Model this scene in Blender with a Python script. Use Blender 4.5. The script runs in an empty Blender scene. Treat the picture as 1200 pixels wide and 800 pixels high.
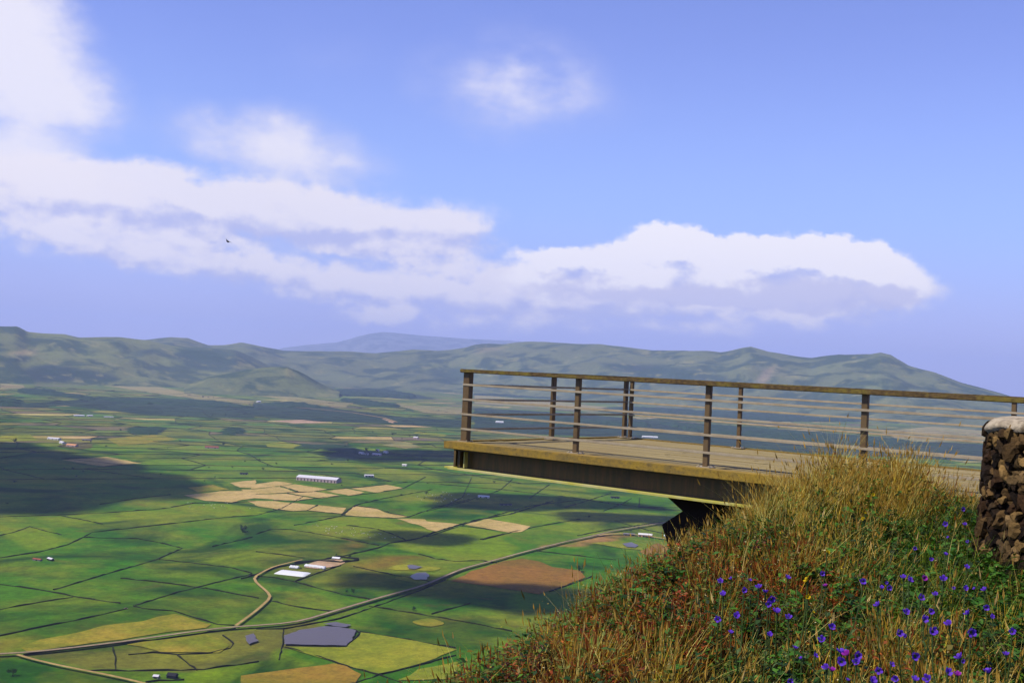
import bpy, bmesh, math, random
import numpy as np
from mathutils import Vector, noise as mn
random.seed(7); rng = np.random.default_rng(7)
S = bpy.context.scene; COL = S.collection; R = math.radians

# ------------------------------------------------------------------ camera geometry
FPX, ROLL, HY = 1346.0, 0.0492, 430.4          # focal length in photo pixels, roll, horizon row at the centre
TH = math.atan((HY-400)*math.cos(ROLL)/FPX)
Fv = Vector((0, math.cos(TH), math.sin(TH)))
R0 = Vector((1,0,0)); U0 = Vector((0,-math.sin(TH), math.cos(TH)))
Rv = R0*math.cos(ROLL)+U0*math.sin(ROLL); Uv = -R0*math.sin(ROLL)+U0*math.cos(ROLL)
def ray(x, y):
    return (Fv + Rv*((x-600)/FPX) + Uv*((400-y)/FPX)).normalized()
def proj(p):
    z = p.dot(Fv)
    return 600+FPX*p.dot(Rv)/z, 400-FPX*p.dot(Uv)/z
PZ = -350.0                                     # level of the plain below the viewer's eye
def at(x, y, z=PZ):
    d = ray(x, y); t = z/d.z
    return Vector((d.x*t, d.y*t, z))
cam = bpy.data.cameras.new('camera'); co = bpy.data.objects.new('camera', cam); COL.objects.link(co)
cam.sensor_width = 36; cam.lens = FPX/1200*36; cam.clip_start = .05; cam.clip_end = 200000
from mathutils import Matrix
co.matrix_world = Matrix((( Rv.x,Uv.x,-Fv.x,0),(Rv.y,Uv.y,-Fv.y,0),(Rv.z,Uv.z,-Fv.z,0),(0,0,0,1)))
S.camera = co

# ------------------------------------------------------------------ materials
def lin(c):
    return tuple(((v/255)/12.92 if v/255 <= .04045 else ((v/255+.055)/1.055)**2.4) for v in c)
class NT:
    def __init__(s, tree): s.t = tree; s.n = tree.nodes; s.l = tree.links
    def node(s, typ, **kw):
        nd = s.n.new(typ)
        for k, v in kw.items(): setattr(nd, k, v)
        return nd
    def put(s, sock, v):
        if isinstance(v, bpy.types.NodeSocket): s.l.new(v, sock)
        elif v is not None: sock.default_value = v
    def math(s, op, a, b=None, c=None, clamp=False):
        nd = s.node('ShaderNodeMath', operation=op, use_clamp=clamp)
        for i, v in enumerate((a, b, c)):
            if v is not None: s.put(nd.inputs[i], v)
        return nd.outputs[0]
    def noise(s, vec, scale, detail=4, rough=.55, dist=0):
        nd = s.node('ShaderNodeTexNoise'); s.put(nd.inputs['Vector'], vec)
        nd.inputs['Scale'].default_value = scale; nd.inputs['Detail'].default_value = detail
        nd.inputs['Roughness'].default_value = rough; nd.inputs['Distortion'].default_value = dist
        return nd.outputs['Fac']
    def ramp(s, fac, stops, interp='LINEAR'):
        nd = s.node('ShaderNodeValToRGB'); nd.color_ramp.interpolation = interp
        e = nd.color_ramp.elements
        while len(e) < len(stops): e.new(.5)
        for i, (p, c) in enumerate(stops):
            e[i].position = p; e[i].color = (c, c, c, 1) if isinstance(c, (int, float)) else (*c[:3], 1)
        s.put(nd.inputs[0], fac); return nd.outputs[0]
    def mix(s, fac, a, b, mode='MIX'):
        nd = s.node('ShaderNodeMix', data_type='RGBA', blend_type=mode)
        s.put(nd.inputs[0], fac)
        for i, v in ((6, a), (7, b)):
            if isinstance(v, tuple): v = (*v[:3], 1)
            s.put(nd.inputs[i], v)
        return nd.outputs[2]
    def smooth(s, v, lo, hi, a=0., b=1.):
        nd = s.node('ShaderNodeMapRange', interpolation_type='SMOOTHSTEP')
        s.put(nd.inputs[0], v)
        for i, q in zip((1,2,3,4), (lo, hi, a, b)): s.put(nd.inputs[i], q)
        return nd.outputs[0]
def newmat(name, rough=.8, spec=.25):
    m = bpy.data.materials.new(name); m.use_nodes = True; n = NT(m.node_tree)
    b = m.node_tree.nodes['Principled BSDF']; b.inputs['Roughness'].default_value = rough
    b.inputs['Specular IOR Level'].default_value = spec
    return m, n, b
def pos(n): return n.node('ShaderNodeNewGeometry').outputs['Position']
def objc(n): return n.node('ShaderNodeTexCoord').outputs['Object']
def mottled(name, c1, c2, s1, s2, rough=.9, spec=.1, use_obj=False, scale3=False, stretch=None):
    """two colours blended by coarse noise, varied by fine noise"""
    m, n, b = newmat(name, rough, spec)
    v = objc(n) if use_obj else pos(n)
    if stretch:
        mp = n.node('ShaderNodeMapping'); n.put(mp.inputs[0], v); mp.inputs['Scale'].default_value = stretch; v = mp.outputs[0]
    f = n.ramp(n.noise(v, s1, 5, .6), [(.36, 0), (.64, 1)])
    c = n.mix(f, c1, c2)
    g = n.ramp(n.noise(v, s2, 4, .6), [(.25, .72), (.75, 1.28)])
    c = n.mix(1.0, c, g, 'MULTIPLY')
    if scale3: c = n.mix(1.0, c, n.ramp(n.noise(v, s2*3.3, 5, .7), [(.3, .74), (.7, 1.26)]), 'MULTIPLY')
    n.put(b.inputs['Base Color'], c)
    return m
def attrmat(name, rough=.8, transl=0., spec=.1, var=0., scale=1.):
    m, n, b = newmat(name, rough, spec)
    a = n.node('ShaderNodeAttribute', attribute_name='Col'); c = a.outputs['Color']
    if var:
        c = n.mix(1.0, c, n.ramp(n.noise(pos(n), scale, 5, .6), [(.25, 1-var), (.75, 1+var)]), 'MULTIPLY')
    n.put(b.inputs['Base Color'], c)
    if transl:
        t = n.node('ShaderNodeBsdfTranslucent'); n.put(t.inputs[0], c)
        mx = n.node('ShaderNodeMixShader'); mx.inputs[0].default_value = transl
        n.l.new(b.outputs[0], mx.inputs[1]); n.l.new(t.outputs[0], mx.inputs[2])
        n.l.new(mx.outputs[0], m.node_tree.nodes['Material Output'].inputs[0])
    return m
K = 1/1.32/1.46
def alb(*c):
    return tuple(min(.85, v*K) for v in lin(c))

# ------------------------------------------------------------------ object helpers
def tag(o, label=None, cat=None, group=None, kind=None):
    if label: o['label'] = label
    if cat: o['category'] = cat
    if group: o['group'] = group
    if kind: o['kind'] = kind
    return o
def empty(name, loc=(0,0,0), rz=0):
    o = bpy.data.objects.new(name, None); COL.objects.link(o); o.location = loc; o.rotation_euler = (0,0,rz); return o
def mesh_obj(name, verts, faces, mat, parent=None, smooth=False, cols=None):
    me = bpy.data.meshes.new(name); me.from_pydata([tuple(v) for v in verts], [], faces)
    me.validate(); me.update()
    mats = mat if isinstance(mat, list) else [mat]
    for q in mats: me.materials.append(q)
    if cols is not None:
        a = me.color_attributes.new('Col', 'FLOAT_COLOR', 'POINT')
        a.data.foreach_set('color', np.c_[np.asarray(cols, float), np.ones(len(cols))].astype(np.float32).ravel())
    if smooth: me.polygons.foreach_set('use_smooth', [True]*len(me.polygons))
    o = bpy.data.objects.new(name, me); COL.objects.link(o)
    if parent: o.parent = parent
    return o
class MB:
    def __init__(s): s.bm = bmesh.new()
    def box(s, c, size, ax=None, bev=0.):
        """c centre, size along ax (three unit vectors)"""
        ax = ax or (Vector((1,0,0)), Vector((0,1,0)), Vector((0,0,1)))
        c = Vector(c); vs = []
        for k in (-.5,.5):
            for j in (-.5,.5):
                for i in (-.5,.5):
                    vs.append(s.bm.verts.new(c+ax[0]*size[0]*i+ax[1]*size[1]*j+ax[2]*size[2]*k))
        fs = [(0,2,3,1),(4,5,7,6),(0,1,5,4),(2,6,7,3),(0,4,6,2),(1,3,7,5)]
        nf = [s.bm.faces.new([vs[i] for i in f]) for f in fs]
        if bev:
            ed = set(e for f in nf for e in f.edges)
            bmesh.ops.bevel(s.bm, geom=list(ed), offset=bev, segments=2, affect='EDGES')
        return s
    def prism(s, poly, off):
        """poly list of 3d points, extruded by vector off"""
        a = [s.bm.verts.new(Vector(p)) for p in poly]; b = [s.bm.verts.new(Vector(p)+off) for p in poly]
        s.bm.faces.new(a[::-1]); s.bm.faces.new(b); n = len(a)
        for i in range(n): s.bm.faces.new((a[i], a[(i+1)%n], b[(i+1)%n], b[i]))
        return s
    def build(s, name, mat, parent=None, smooth=False):
        bmesh.ops.recalc_face_normals(s.bm, faces=s.bm.faces)
        me = bpy.data.meshes.new(name); s.bm.to_mesh(me); s.bm.free(); me.materials.append(mat)
        if smooth: me.polygons.foreach_set('use_smooth', [True]*len(me.polygons))
        o = bpy.data.objects.new(name, me); COL.objects.link(o)
        if parent: o.parent = parent
        return o
def copy_tree(o, parent=None):
    c = o.copy(); COL.objects.link(c); c.parent = parent
    for ch in list(o.children): copy_tree(ch, c)
    return c
def inside(p, poly):
    x, y = p[0], p[1]; r = False; j = len(poly)-1
    for i in range(len(poly)):
        xi, yi = poly[i][0], poly[i][1]; xj, yj = poly[j][0], poly[j][1]
        if (yi > y) != (yj > y) and x < (xj-xi)*(y-yi)/(yj-yi)+xi: r = not r
        j = i
    return r

# ------------------------------------------------------------------ sun and sky
SUN_AZ, SUN_EL = R(-116), R(56)               # azimuth from the viewing direction, clockwise positive
SD = Vector((math.sin(SUN_AZ)*math.cos(SUN_EL), math.cos(SUN_AZ)*math.cos(SUN_EL), math.sin(SUN_EL)))
sl = bpy.data.lights.new('sun', 'SUN'); sl.energy = 5.0; sl.angle = R(.53); sl.color = (1, .94, .84)
so = bpy.data.objects.new('sun', sl); COL.objects.link(so)
so.rotation_euler = SD.to_track_quat('Z', 'Y').to_euler(); so.location = SD*60
S.view_settings.view_transform = 'Standard'; S.view_settings.look = 'None'
EXPO = .55; EX = 2**EXPO
S.view_settings.exposure = EXPO; S.view_settings.gamma = 1; S.view_settings.use_curve_mapping = False

W = bpy.data.worlds.new('World'); S.world = W; W.use_nodes = True
n = NT(W.node_tree)
bg = W.node_tree.nodes['Background']; STR = .10
bg.inputs['Strength'].default_value = STR
sky = n.node('ShaderNodeTexSky', sky_type='NISHITA'); sky.sun_disc = False
sky.sun_elevation = SUN_EL; sky.sun_rotation = SUN_AZ; sky.altitude = 500; sky.air_density = 1.0; sky.dust_density = .3; sky.ozone_density = 2.5
D = n.node('ShaderNodeTexCoord').outputs['Generated']
sx = n.node('ShaderNodeSeparateXYZ'); n.put(sx.inputs[0], D)
az = n.math('ARCTAN2', sx.outputs[0], sx.outputs[1]); el = n.math('ARCSINE', sx.outputs[2])
def azel(x, y):
    d = ray(x, y); return math.atan2(d.x, d.y), math.asin(d.z)
# gentle warp of the cloud coordinates so that outlines billow
def combine(a, b):
    c = n.node('ShaderNodeCombineXYZ'); n.put(c.inputs[0], a); n.put(c.inputs[1], b); return c.outputs[0]
AE = combine(az, el)
def cloud_density(AEv, blobs, warp, wscale):
    wn = n.node('ShaderNodeTexNoise'); n.put(wn.inputs['Vector'], AEv); wn.inputs['Scale'].default_value = wscale
    wn.inputs['Detail'].default_value = 5; wn.inputs['Roughness'].default_value = .55
    vm = n.node('ShaderNodeVectorMath', operation='MULTIPLY_ADD'); n.put(vm.inputs[0], wn.outputs['Color'])
    vm.inputs[1].default_value = (warp, warp*.8, 0); n.put(vm.inputs[2], AEv)
    vs = n.node('ShaderNodeVectorMath', operation='SUBTRACT'); n.put(vs.inputs[0], vm.outputs[0]); vs.inputs[1].default_value = (warp*.5, warp*.4, 0)
    tot = None
    for (x, y, rx, ry, tilt, st) in blobs:
        a0, e0 = azel(x, y)
        mp = n.node('ShaderNodeMapping', vector_type='TEXTURE'); n.put(mp.inputs['Vector'], vs.outputs[0])
        mp.inputs['Location'].default_value = (a0, e0, 0); mp.inputs['Rotation'].default_value = (0, 0, R(-tilt)+ROLL)
        mp.inputs['Scale'].default_value = (rx/FPX, ry/FPX, 1)
        g = n.node('ShaderNodeTexGradient', gradient_type='SPHERICAL'); n.put(g.inputs[0], mp.outputs[0])
        v = n.math('MULTIPLY', g.outputs['Fac'], st)
        tot = v if tot is None else n.math('ADD', tot, v)
    return tot
SOFT = [(15,75,130,105,20,1.5),(75,120,90,70,10,.6),(20,15,80,60,0,.8),(0,190,120,45,0,.8),(60,225,190,60,8,1.2),
        (350,180,155,60,12,1.0),(270,165,130,55,15,.5),(588,92,140,76,0,.62),(650,118,140,60,0,.40),(385,65,110,40,0,.16),(690,60,70,50,0,.14),
        (960,185,50,20,0,.13),(470,395,260,34,0,.36),(850,385,190,24,0,.16),(640,270,120,26,0,.16)]
BAND = [(60,235,210,56,3,1.5),(230,238,240,50,6,1.7),(420,258,190,44,6,1.6),(540,262,70,36,0,.9),(130,290,160,32,6,.9),
        (270,310,230,36,9,1.15),(420,335,200,30,9,.85),(480,300,130,26,4,.7),(560,330,140,34,0,.95),(440,366,60,16,0,1.0),(690,345,230,32,0,.85),
        (560,378,200,20,2,.6),(780,352,270,46,2,.95),(640,350,200,40,0,.5),(980,346,150,44,6,.95),(1050,340,60,34,0,.5),(800,388,90,14,2,.4)]
CUM = [(790,286,70,30,3,1.5),(770,280,34,24,0,.9),(865,295,100,26,8,1.4),(930,300,100,30,4,1.5),(985,308,80,34,6,1.4),(1035,322,64,40,10,1.2),(960,325,140,44,4,1.1),(850,318,160,44,2,1.0),
       (820,318,240,40,4,1.3),(720,300,110,16,0,.7),(640,298,70,12,0,.6),(900,338,200,32,4,1.1),(740,330,160,36,0,.8),(690,330,170,34,4,.7)]
def noise3(scale, detail=7, rough=.6, off=0, sy=1.8):
    mp = n.node('ShaderNodeMapping'); n.put(mp.inputs[0], D); mp.inputs['Scale'].default_value = (1,1,sy); mp.inputs['Location'].default_value = (off, off*.7, 0)
    return n.noise(mp.outputs[0], scale, detail, rough)
fine = noise3(26, 8, .58); coarse = noise3(9, 6, .55, 3.)
def shift(dy, dx=0):
    vm = n.node('ShaderNodeVectorMath', operation='ADD'); n.put(vm.inputs[0], AE); vm.inputs[1].default_value = (dx, dy, 0); return vm.outputs[0]
soft = cloud_density(AE, SOFT, .05, 16)
band = cloud_density(AE, BAND, .035, 30)
cum = cloud_density(AE, CUM, .030, 45)
cum_up = cloud_density(shift(.0150, -.006), CUM, .030, 45)
band_up = cloud_density(shift(.010, -.004), BAND, .035, 30)
fm = n.math('SUBTRACT', fine, .5); cm = n.math('SUBTRACT', coarse, .5)
sd = n.math('ADD', soft, n.math('MULTIPLY', n.math('ADD', n.math('MULTIPLY', fm, 2.0), n.math('MULTIPLY', cm, 1.6)), n.math('MINIMUM', soft, .6)))
wb = n.math('ADD', n.math('MULTIPLY', fm, 3.6), n.math('MULTIPLY', cm, 1.2))
bd = n.math('ADD', band, n.math('MULTIPLY', wb, n.math('MINIMUM', band, .6))); cd = n.math('ADD', cum, n.math('MULTIPLY', wb, n.math('MINIMUM', cum, .5)))
a_soft = n.math('MULTIPLY', n.smooth(sd, .0, 1.25), .90)
a_band = n.math('MULTIPLY', n.smooth(bd, .06, 1.0), .92)

base_sky = n.mix(1.0, sky.outputs[0], (1.0, .88, 1.32), 'MULTIPLY')
# air close to the horizon is paler and more violet
hz = n.smooth(el, 0., .30, 1., 0.)
hzc = n.mix(n.smooth(el, .035, .15), tuple(v/STR/EX for v in lin((164,176,244))), tuple(v/STR/EX for v in lin((152,196,255))))
base_sky = n.mix(n.math('MULTIPLY', hz, .74), base_sky, hzc)
B = 1/STR/EX
white = (1.06*B, 1.02*B, 1.06*B); lilac = tuple(v*B for v in lin((200,200,240))); grey = tuple(v*B for v in lin((196,198,240)))
c = n.mix(a_soft, base_sky, n.mix(n.smooth(sd, .3, 1.3), tuple(v*B for v in lin((222,222,250))), tuple(v*B for v in lin((250,246,255)))))
bs = n.math('SUBTRACT', band, band_up)
bcol = n.mix(n.smooth(n.math('ADD', bs, n.math('MULTIPLY', fm, 3.2)), -.85, .25), tuple(v*B for v in lin((198,202,244))), tuple(v*B for v in lin((252,246,253))))  # band clouds: bright upper edges and dimmer undersides painted into the colour
c = n.mix(a_band, c, bcol)
cs = n.math('SUBTRACT', cum, cum_up)
lit = n.smooth(n.math('ADD', cs, n.math('MULTIPLY', fm, 3.6)), -.75, .45)  # sunlit tops and shaded undersides painted into the cloud colour
a_cum = n.math('MULTIPLY', n.smooth(cd, .12, .74), n.math('ADD', .62, n.math('MULTIPLY', lit, .35)))
ccol = n.mix(lit, grey, white)
c = n.mix(a_cum, c, ccol)
n.put(bg.inputs['Color'], c)

# ------------------------------------------------------------------ haze
m = bpy.data.materials.new('haze_air'); m.use_nodes = True; m.node_tree.nodes.clear(); n = NT(m.node_tree)
pv = n.node('ShaderNodeVolumePrincipled'); pv.inputs['Color'].default_value = (.52, .63, 1.0, 1)
pv.inputs['Density'].default_value = 3.0e-5; pv.inputs['Anisotropy'].default_value = .1
out = n.node('ShaderNodeOutputMaterial'); n.l.new(pv.outputs[0], out.inputs['Volume'])
mb = MB(); mb.box((0, 21000, (1480-353.5)/2), (68000, 64000, 1480+353.5)); hzo = mb.build('haze', m); tag(hzo, kind='stuff')

# ------------------------------------------------------------------ sea, plain and fields
def sheet(name, pts, mat, kind='structure'):
    o = mesh_obj(name, pts, [tuple(range(len(pts)))], mat)
    if o.data.polygons[0].normal.z < 0: o.data.flip_normals()
    tag(o, kind=kind); return o
msea, n, b = newmat('sea_water', .25, .5); b.inputs['Base Color'].default_value = (.03,.07,.16,1)
mesh_obj('sea', [(-31000,-9000,-352.3),(31000,-9000,-352.3),(31000,45000,-352.3),(-31000,45000,-352.3)], [(0,1,2,3)], msea)['kind'] = 'structure'

GREENS = [alb(80,122,14), alb(66,110,10), alb(98,134,20), alb(54,96,10), alb(114,142,32), alb(78,116,16)]
TANS = [alb(196,180,104), alb(170,160,80), alb(200,170,110)]
def traced_zone(x, y): return (y > 562 and x < 800) or y > 640
# irregular patchwork of the whole plain
ROT = R(24); cr, sr = math.cos(ROT), math.sin(ROT)
CU, CV = 270., 190.
def gp(i, j):
    h = random.Random(i*7919+j*104729); u = i*CU+h.uniform(-80,80)+ (j%2)*60; v = j*CV+h.uniform(-45,45)+ 60*math.sin(i*.8)
    return Vector((u*cr-v*sr, u*sr+v*cr, PZ))
verts=[]; faces=[]; fcol=[]; wall_segs=[]
pm = attrmat('plain_grass', .95, var=0, spec=.05)
nt = NT(pm.node_tree); b = pm.node_tree.nodes['Principled BSDF']
at_ = nt.n.new('ShaderNodeAttribute'); at_.attribute_name = 'Col'; P = pos(nt)
c = nt.mix(nt.ramp(nt.noise(P, .0045, 6, .62, .4), [(.42,0),(.66,.8)]), at_.outputs['Color'], alb(136,136,34))
c = nt.mix(nt.ramp(nt.noise(P, .0030, 5, .6, 1.2), [(.50,0),(.64,.9)]), c, alb(30,68,10))
c = nt.mix(nt.ramp(nt.noise(P, .0105, 6, .65, .5), [(.60,0),(.74,.55)]), c, alb(120,92,38))
c = nt.mix(1.0, c, nt.ramp(nt.noise(P, .05, 4, .7), [(.25,.66),(.75,1.34)]), 'MULTIPLY')
c = nt.mix(1.0, c, nt.ramp(nt.noise(P, .17, 5, .75), [(.3,.72),(.7,1.3)]), 'MULTIPLY')
nt.put(b.inputs['Base Color'], c)
NI, NJ = 90, 110
cell_bound = lambda p: -9500 < p.x < 9500 and -1500 < p.y < 18500
for i in range(-60, 75):
    for j in range(-20, 120):
        q = [gp(i,j), gp(i+1,j), gp(i+1,j+1), gp(i,j+1)]
        ctr = sum(q, Vector())/4
        if not cell_bound(ctr): continue
        ang = abs(ctr.x)/max(ctr.y, 1)
        k = len(verts)
        h = random.Random(i*31+j*977)
        col = GREENS[h.randrange(6)]
        inv = ctr.y > 300 and ang < .62
        px = proj(ctr) if ctr.y > 300 else (0, 9999)
        tz = traced_zone(*px)
        if tz: col = tuple(a*.3+bb*.7 for a, bb in zip(col, alb(78,114,20)))
        elif h.random() < .07: col = TANS[h.randrange(3)]
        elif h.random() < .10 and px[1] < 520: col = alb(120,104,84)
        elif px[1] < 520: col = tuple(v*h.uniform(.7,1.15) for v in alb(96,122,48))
        verts += q; faces.append((k,k+1,k+2,k+3)); fcol += [col]*4
        if inv and not tz and ctr.y < 9500:
            for (A, B2) in ((q[0],q[1]),(q[0],q[3])):
                if h.random() < .88: wall_segs.append((A, B2))
pl = mesh_obj('plain', verts, faces, pm, cols=fcol); tag(pl, kind='structure')

def fieldmat(name, c1, c2, s=.012, s2=.06): return mottled(name, c1, c2, s, s2, .95, .05, scale3=True)
FM = {
 'tan': fieldmat('stubble_tan', alb(206,176,112), alb(182,160,88)),
 'yellow': fieldmat('dry_yellow_pasture', alb(156,152,40), alb(112,130,26), .009),
 'yellow2': fieldmat('dry_gold_pasture', alb(166,146,46), alb(120,128,28), .014),
 'brown': fieldmat('ploughed_soil', alb(150,106,44), alb(128,100,36), .008),
 'orange': fieldmat('bare_orange_soil', alb(168,126,46), alb(130,120,30), .008),



 'marsh': fieldmat('marshy_pasture', alb(106,100,38), alb(96,92,60), .02),

 'pink': fieldmat('pale_bare_ground', alb(206,170,140), alb(180,150,110), .02),
 'blue': fieldmat('dark_green_tract', alb(44,66,44), alb(60,80,50), .004, .02),  # dark grey-green for the wide distant bands
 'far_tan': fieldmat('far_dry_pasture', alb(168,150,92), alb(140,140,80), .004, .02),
}
def z3(pts): return [(x*.3, 560+y*.3) for x, y in pts]
def z4(pts): return [(300+x*.3, 560+y*.3) for x, y in pts]
def z7(pts): return [(500+x*.3, 560+y*.3) for x, y in pts]
def a1(pts): return [(x*.25, 360+y*.25) for x, y in pts]
def a2(pts): return [(300+x*.25, 360+y*.25) for x, y in pts]
def b7(pts): return [(320+x*.15, 520+y*.15) for x, y in pts]
def smoothpoly(pts, it=1):
    for _ in range(it):
        o = []
        for i in range(len(pts)):
            a, b_ = pts[i], pts[(i+1)%len(pts)]
            o += [a*.82+b_*.18, a*.18+b_*.82]
        pts = o
    return pts
lvl = [0]
SOFTC = {'lime': (alb(116,140,14), 10), 'green': (alb(56,116,6), 12), 'deep': (alb(28,78,5), 14), 'red': (alb(134,92,34), 34), 'marsh': (alb(104,96,42), 9), 'bare': (alb(170,120,70), 16)}
SOFTF = []
def field(kind, px, soft=0):
    if kind in SOFTC and not (kind == 'marsh' and px[0][1] < 600): SOFTF.append((kind, [at(x, y) for x, y in px])); return
    lvl[0] += 1
    z = PZ+.25+.02*lvl[0]
    pts0 = smoothpoly([at(x, y) for x, y in px], soft); pts = []
    for i_ in range(len(pts0)):
        a_, b_ = pts0[i_], pts0[(i_+1)%len(pts0)]; m_ = max(1, int((b_-a_).length/18))
        for k_ in range(m_):
            p = a_.lerp(b_, k_/m_); w_ = Vector((p.x/45, p.y/45, 3)); g_ = 5+ a_.length/900; pts.append(p+Vector((mn.noise(w_)*g_, mn.noise(w_+Vector((5,5,5)))*g_, 0)))
    bm = bmesh.new(); f = bm.faces.new([bm.verts.new((p.x, p.y, z)) for p in pts]); 
    bmesh.ops.triangulate(bm, faces=[f]); bmesh.ops.recalc_face_normals(bm, faces=bm.faces)
    for ff in bm.faces:
        if ff.normal.z < 0: ff.normal_flip()
    me = bpy.data.meshes.new('field'); bm.to_mesh(me); bm.free(); me.materials.append(FM[kind])
    o = bpy.data.objects.new('field', me); COL.objects.link(o); tag(o, kind='structure'); return o
F = field
# distant tracts
F('blue', a2([(-14,452),(160,440),(420,480),(700,515),(960,530),(1000,560),(900,562),(620,545),(300,535),(-14,509)]))
F('blue', a1([(0,430),(110,450),(420,430),(800,440),(1190,470),(1190,520),(700,505),(300,460),(150,470),(0,465)]))
F('blue', [(556,478),(640,482),(740,490),(860,500),(1010,512),(1140,520),(1320,530),(1320,548),(1140,540),(980,532),(820,520),(700,512),(556,505)])
F('blue', a2([(150,400),(420,385),(720,400),(850,430),(700,430),(420,410)]))
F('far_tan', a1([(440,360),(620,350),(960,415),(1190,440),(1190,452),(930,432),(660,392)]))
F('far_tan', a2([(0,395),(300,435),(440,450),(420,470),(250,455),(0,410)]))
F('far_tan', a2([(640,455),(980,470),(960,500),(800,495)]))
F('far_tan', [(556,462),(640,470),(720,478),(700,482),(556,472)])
F('pink', a2([(70,530),(220,527),(340,540),(180,545)]))
F('pink', a2([(590,520),(650,535),(640,545)]))
F('yellow', a2([(40,640),(120,630),(210,645),(170,662),(60,655)]))
F('far_tan', a2([(590,645),(700,630),(780,655),(700,662)]))
F('yellow', a2([(760,580),(900,598),(880,606),(740,590)]))
F('tan', a1([(290,715),(500,700),(660,730),(480,745)]))
F('yellow2', a1([(500,615),(740,595),(840,620),(560,650)]))
F('yellow', a1([(0,600),(140,595),(180,625),(0,630)]))
F('marsh', a1([(330,630),(440,640),(430,660),(360,665),(270,650)]))
F('far_tan', a1([(0,355),(110,365),(120,382),(0,382)]))
F('far_tan', a1([(1000,330),(1190,350),(1190,375),(860,370)]))
F('far_tan', [(1030,505),(1100,499),(1180,504),(1300,509),(1300,520),(1150,517),(1060,518)])
F('blue', [(820,470),(960,476),(1120,484),(1320,496),(1320,505),(1120,496),(980,492),(840,484)])
# the group of pale stubble strips in the middle distance
for q in ([(0,300),(100,300),(160,310),(60,330),(0,330)], [(62,332),(170,315),(430,355),(310,372),(200,372)], [(0,335),(60,338),(190,380),(0,388)],
          [(120,385),(330,373),(530,405),(380,425)], [(0,392),(110,390),(330,425),(190,445),(0,440)], [(410,370),(560,350),(720,378),(600,405)],
          [(610,350),(890,320),(1020,345),(800,382)], [(0,446),(330,478),(270,520),(150,525),(0,510)], [(352,480),(580,500),(538,546),(272,520)],
          [(640,488),(800,505),(900,545),(1060,570),(940,580),(550,560)], [(960,582),(1200,592),(1230,640),(1100,625)]):
    F('tan', b7(q), 0)
for q in ([(290,568.5),(322,564),(336,565),(322,570),(296,573)], [(282,573.5),(296,573.6),(320,571),(330,570),(322,578),(296,579)], [(262,579.5),(300,579.5),(321,579),(322,585.5),(280,583)],
          [(292,587),(321,587),(322,596.5),(303,593.5)]):
    F('tan', q, 0)
F('tan', z4([(560,160),(700,172),(800,182),(700,210),(640,185)]), 0)
F('yellow2', z3([(735,38),(830,28),(900,45),(770,55)]), 0)
F('tan', z3([(720,68),(860,52),(1000,50),(1000,78),(900,95),(800,90)]), 0)
F('tan', z3([(900,20),(1000,8),(1000,40),(930,38)]), 0)
F('lime', z3([(690,125),(740,100),(990,92),(1100,100),(1050,138),(860,150)]))
F('lime', z4([(0,118),(60,130),(30,140),(0,140)]))
F('lime', z4([(180,180),(330,150),(500,162),(690,212),(640,233),(585,245),(450,260),(250,228)]))
F('lime', z4([(560,262),(700,214),(790,188),(900,205),(1000,220),(1000,310),(930,328),(860,320),(780,322),(640,292)]))
F('tan', z7([(150,182),(240,160),(410,190),(370,212),(330,215)]), 0)
F('lime', z7([(240,160),(400,110),(560,130),(560,160),(420,190),(300,172)]))
F('lime', z7([(450,200),(590,165),(720,180),(740,212),(640,225)]))
F('lime', z7([(60,180),(150,185),(330,218),(215,240),(110,215)]))
F('deep', z7([(30,130),(200,75),(330,95),(390,112),(230,150),(100,170),(0,165)]))
F('deep', z4([(0,205),(160,205),(290,230),(480,265),(340,300),(190,308),(0,280)]))
F('green', z3([(0,320),(230,300),(340,240),(600,180),(960,165),(1060,160),(1080,250),(990,300),(960,360),(640,330),(540,345),(220,430),(0,400)]))
F('lime', z3([(640,318),(760,280),(1000,270),(1150,290),(1190,330),(1030,362),(900,345)]))
F('lime', z3([(130,160),(330,140),(560,130),(760,140),(520,190),(380,205),(290,190)]))
F('lime', z3([(0,180),(120,200),(300,240),(160,275),(60,240),(0,230)]))
F('green', z4([(10,390),(150,408),(330,455),(440,480),(420,500),(300,540),(200,555),(60,470)]))
F('deep', z4([(165,405),(330,350),(370,335),(520,378),(640,410),(560,440),(470,470),(340,450)]))
F('red', z4([(370,335),(440,310),(560,298),(620,308),(560,345),(500,378)]))
F('red', z4([(310,270),(350,240),(390,290),(350,300)]))
F('yellow', z4([(520,352),(560,338),(640,345),(720,350),(720,362),(640,362),(560,362)]), 2)
F('yellow', z4([(552,388),(600,383),(690,412),(650,420),(552,395)]), 1)
F('deep', z4([(500,478),(640,435),(760,400),(860,418),(1000,445),(1000,520),(860,480),(700,520)]))
F('green', z4([(690,545),(850,490),(1000,520),(1000,580),(900,575)]))
F('deep', z4([(470,505),(600,530),(900,580),(1000,600),(850,650),(780,660),(560,620),(420,590)]))
F('yellow2', z4([(610,562),(680,548),(745,570),(690,582),(630,575)]), 2)
F('brown', z7([(88,402),(180,365),(300,325),(370,316),(430,325),(500,350),(600,362),(625,388),(540,420),(440,455),(240,425)]), 0)
F('green', z7([(310,322),(480,285),(740,262),(860,285),(800,340),(620,360),(500,350)]))
F('yellow2', z3([(80,660),(160,635),(400,580),(560,560),(670,533),(830,572),(800,585),(640,605),(480,632),(100,680)]), 0)
F('red', z3([(0,640),(80,625),(90,668),(60,690),(0,690)]))
F('deep', z3([(0,700),(60,712),(130,732),(300,765),(460,798),(460,850),(-60,850),(-60,700)]))
F('marsh', z3([(130,705),(480,655),(640,640),(920,592),(1010,595),(1010,715),(800,745),(560,752),(340,750),(170,725)]))
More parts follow.
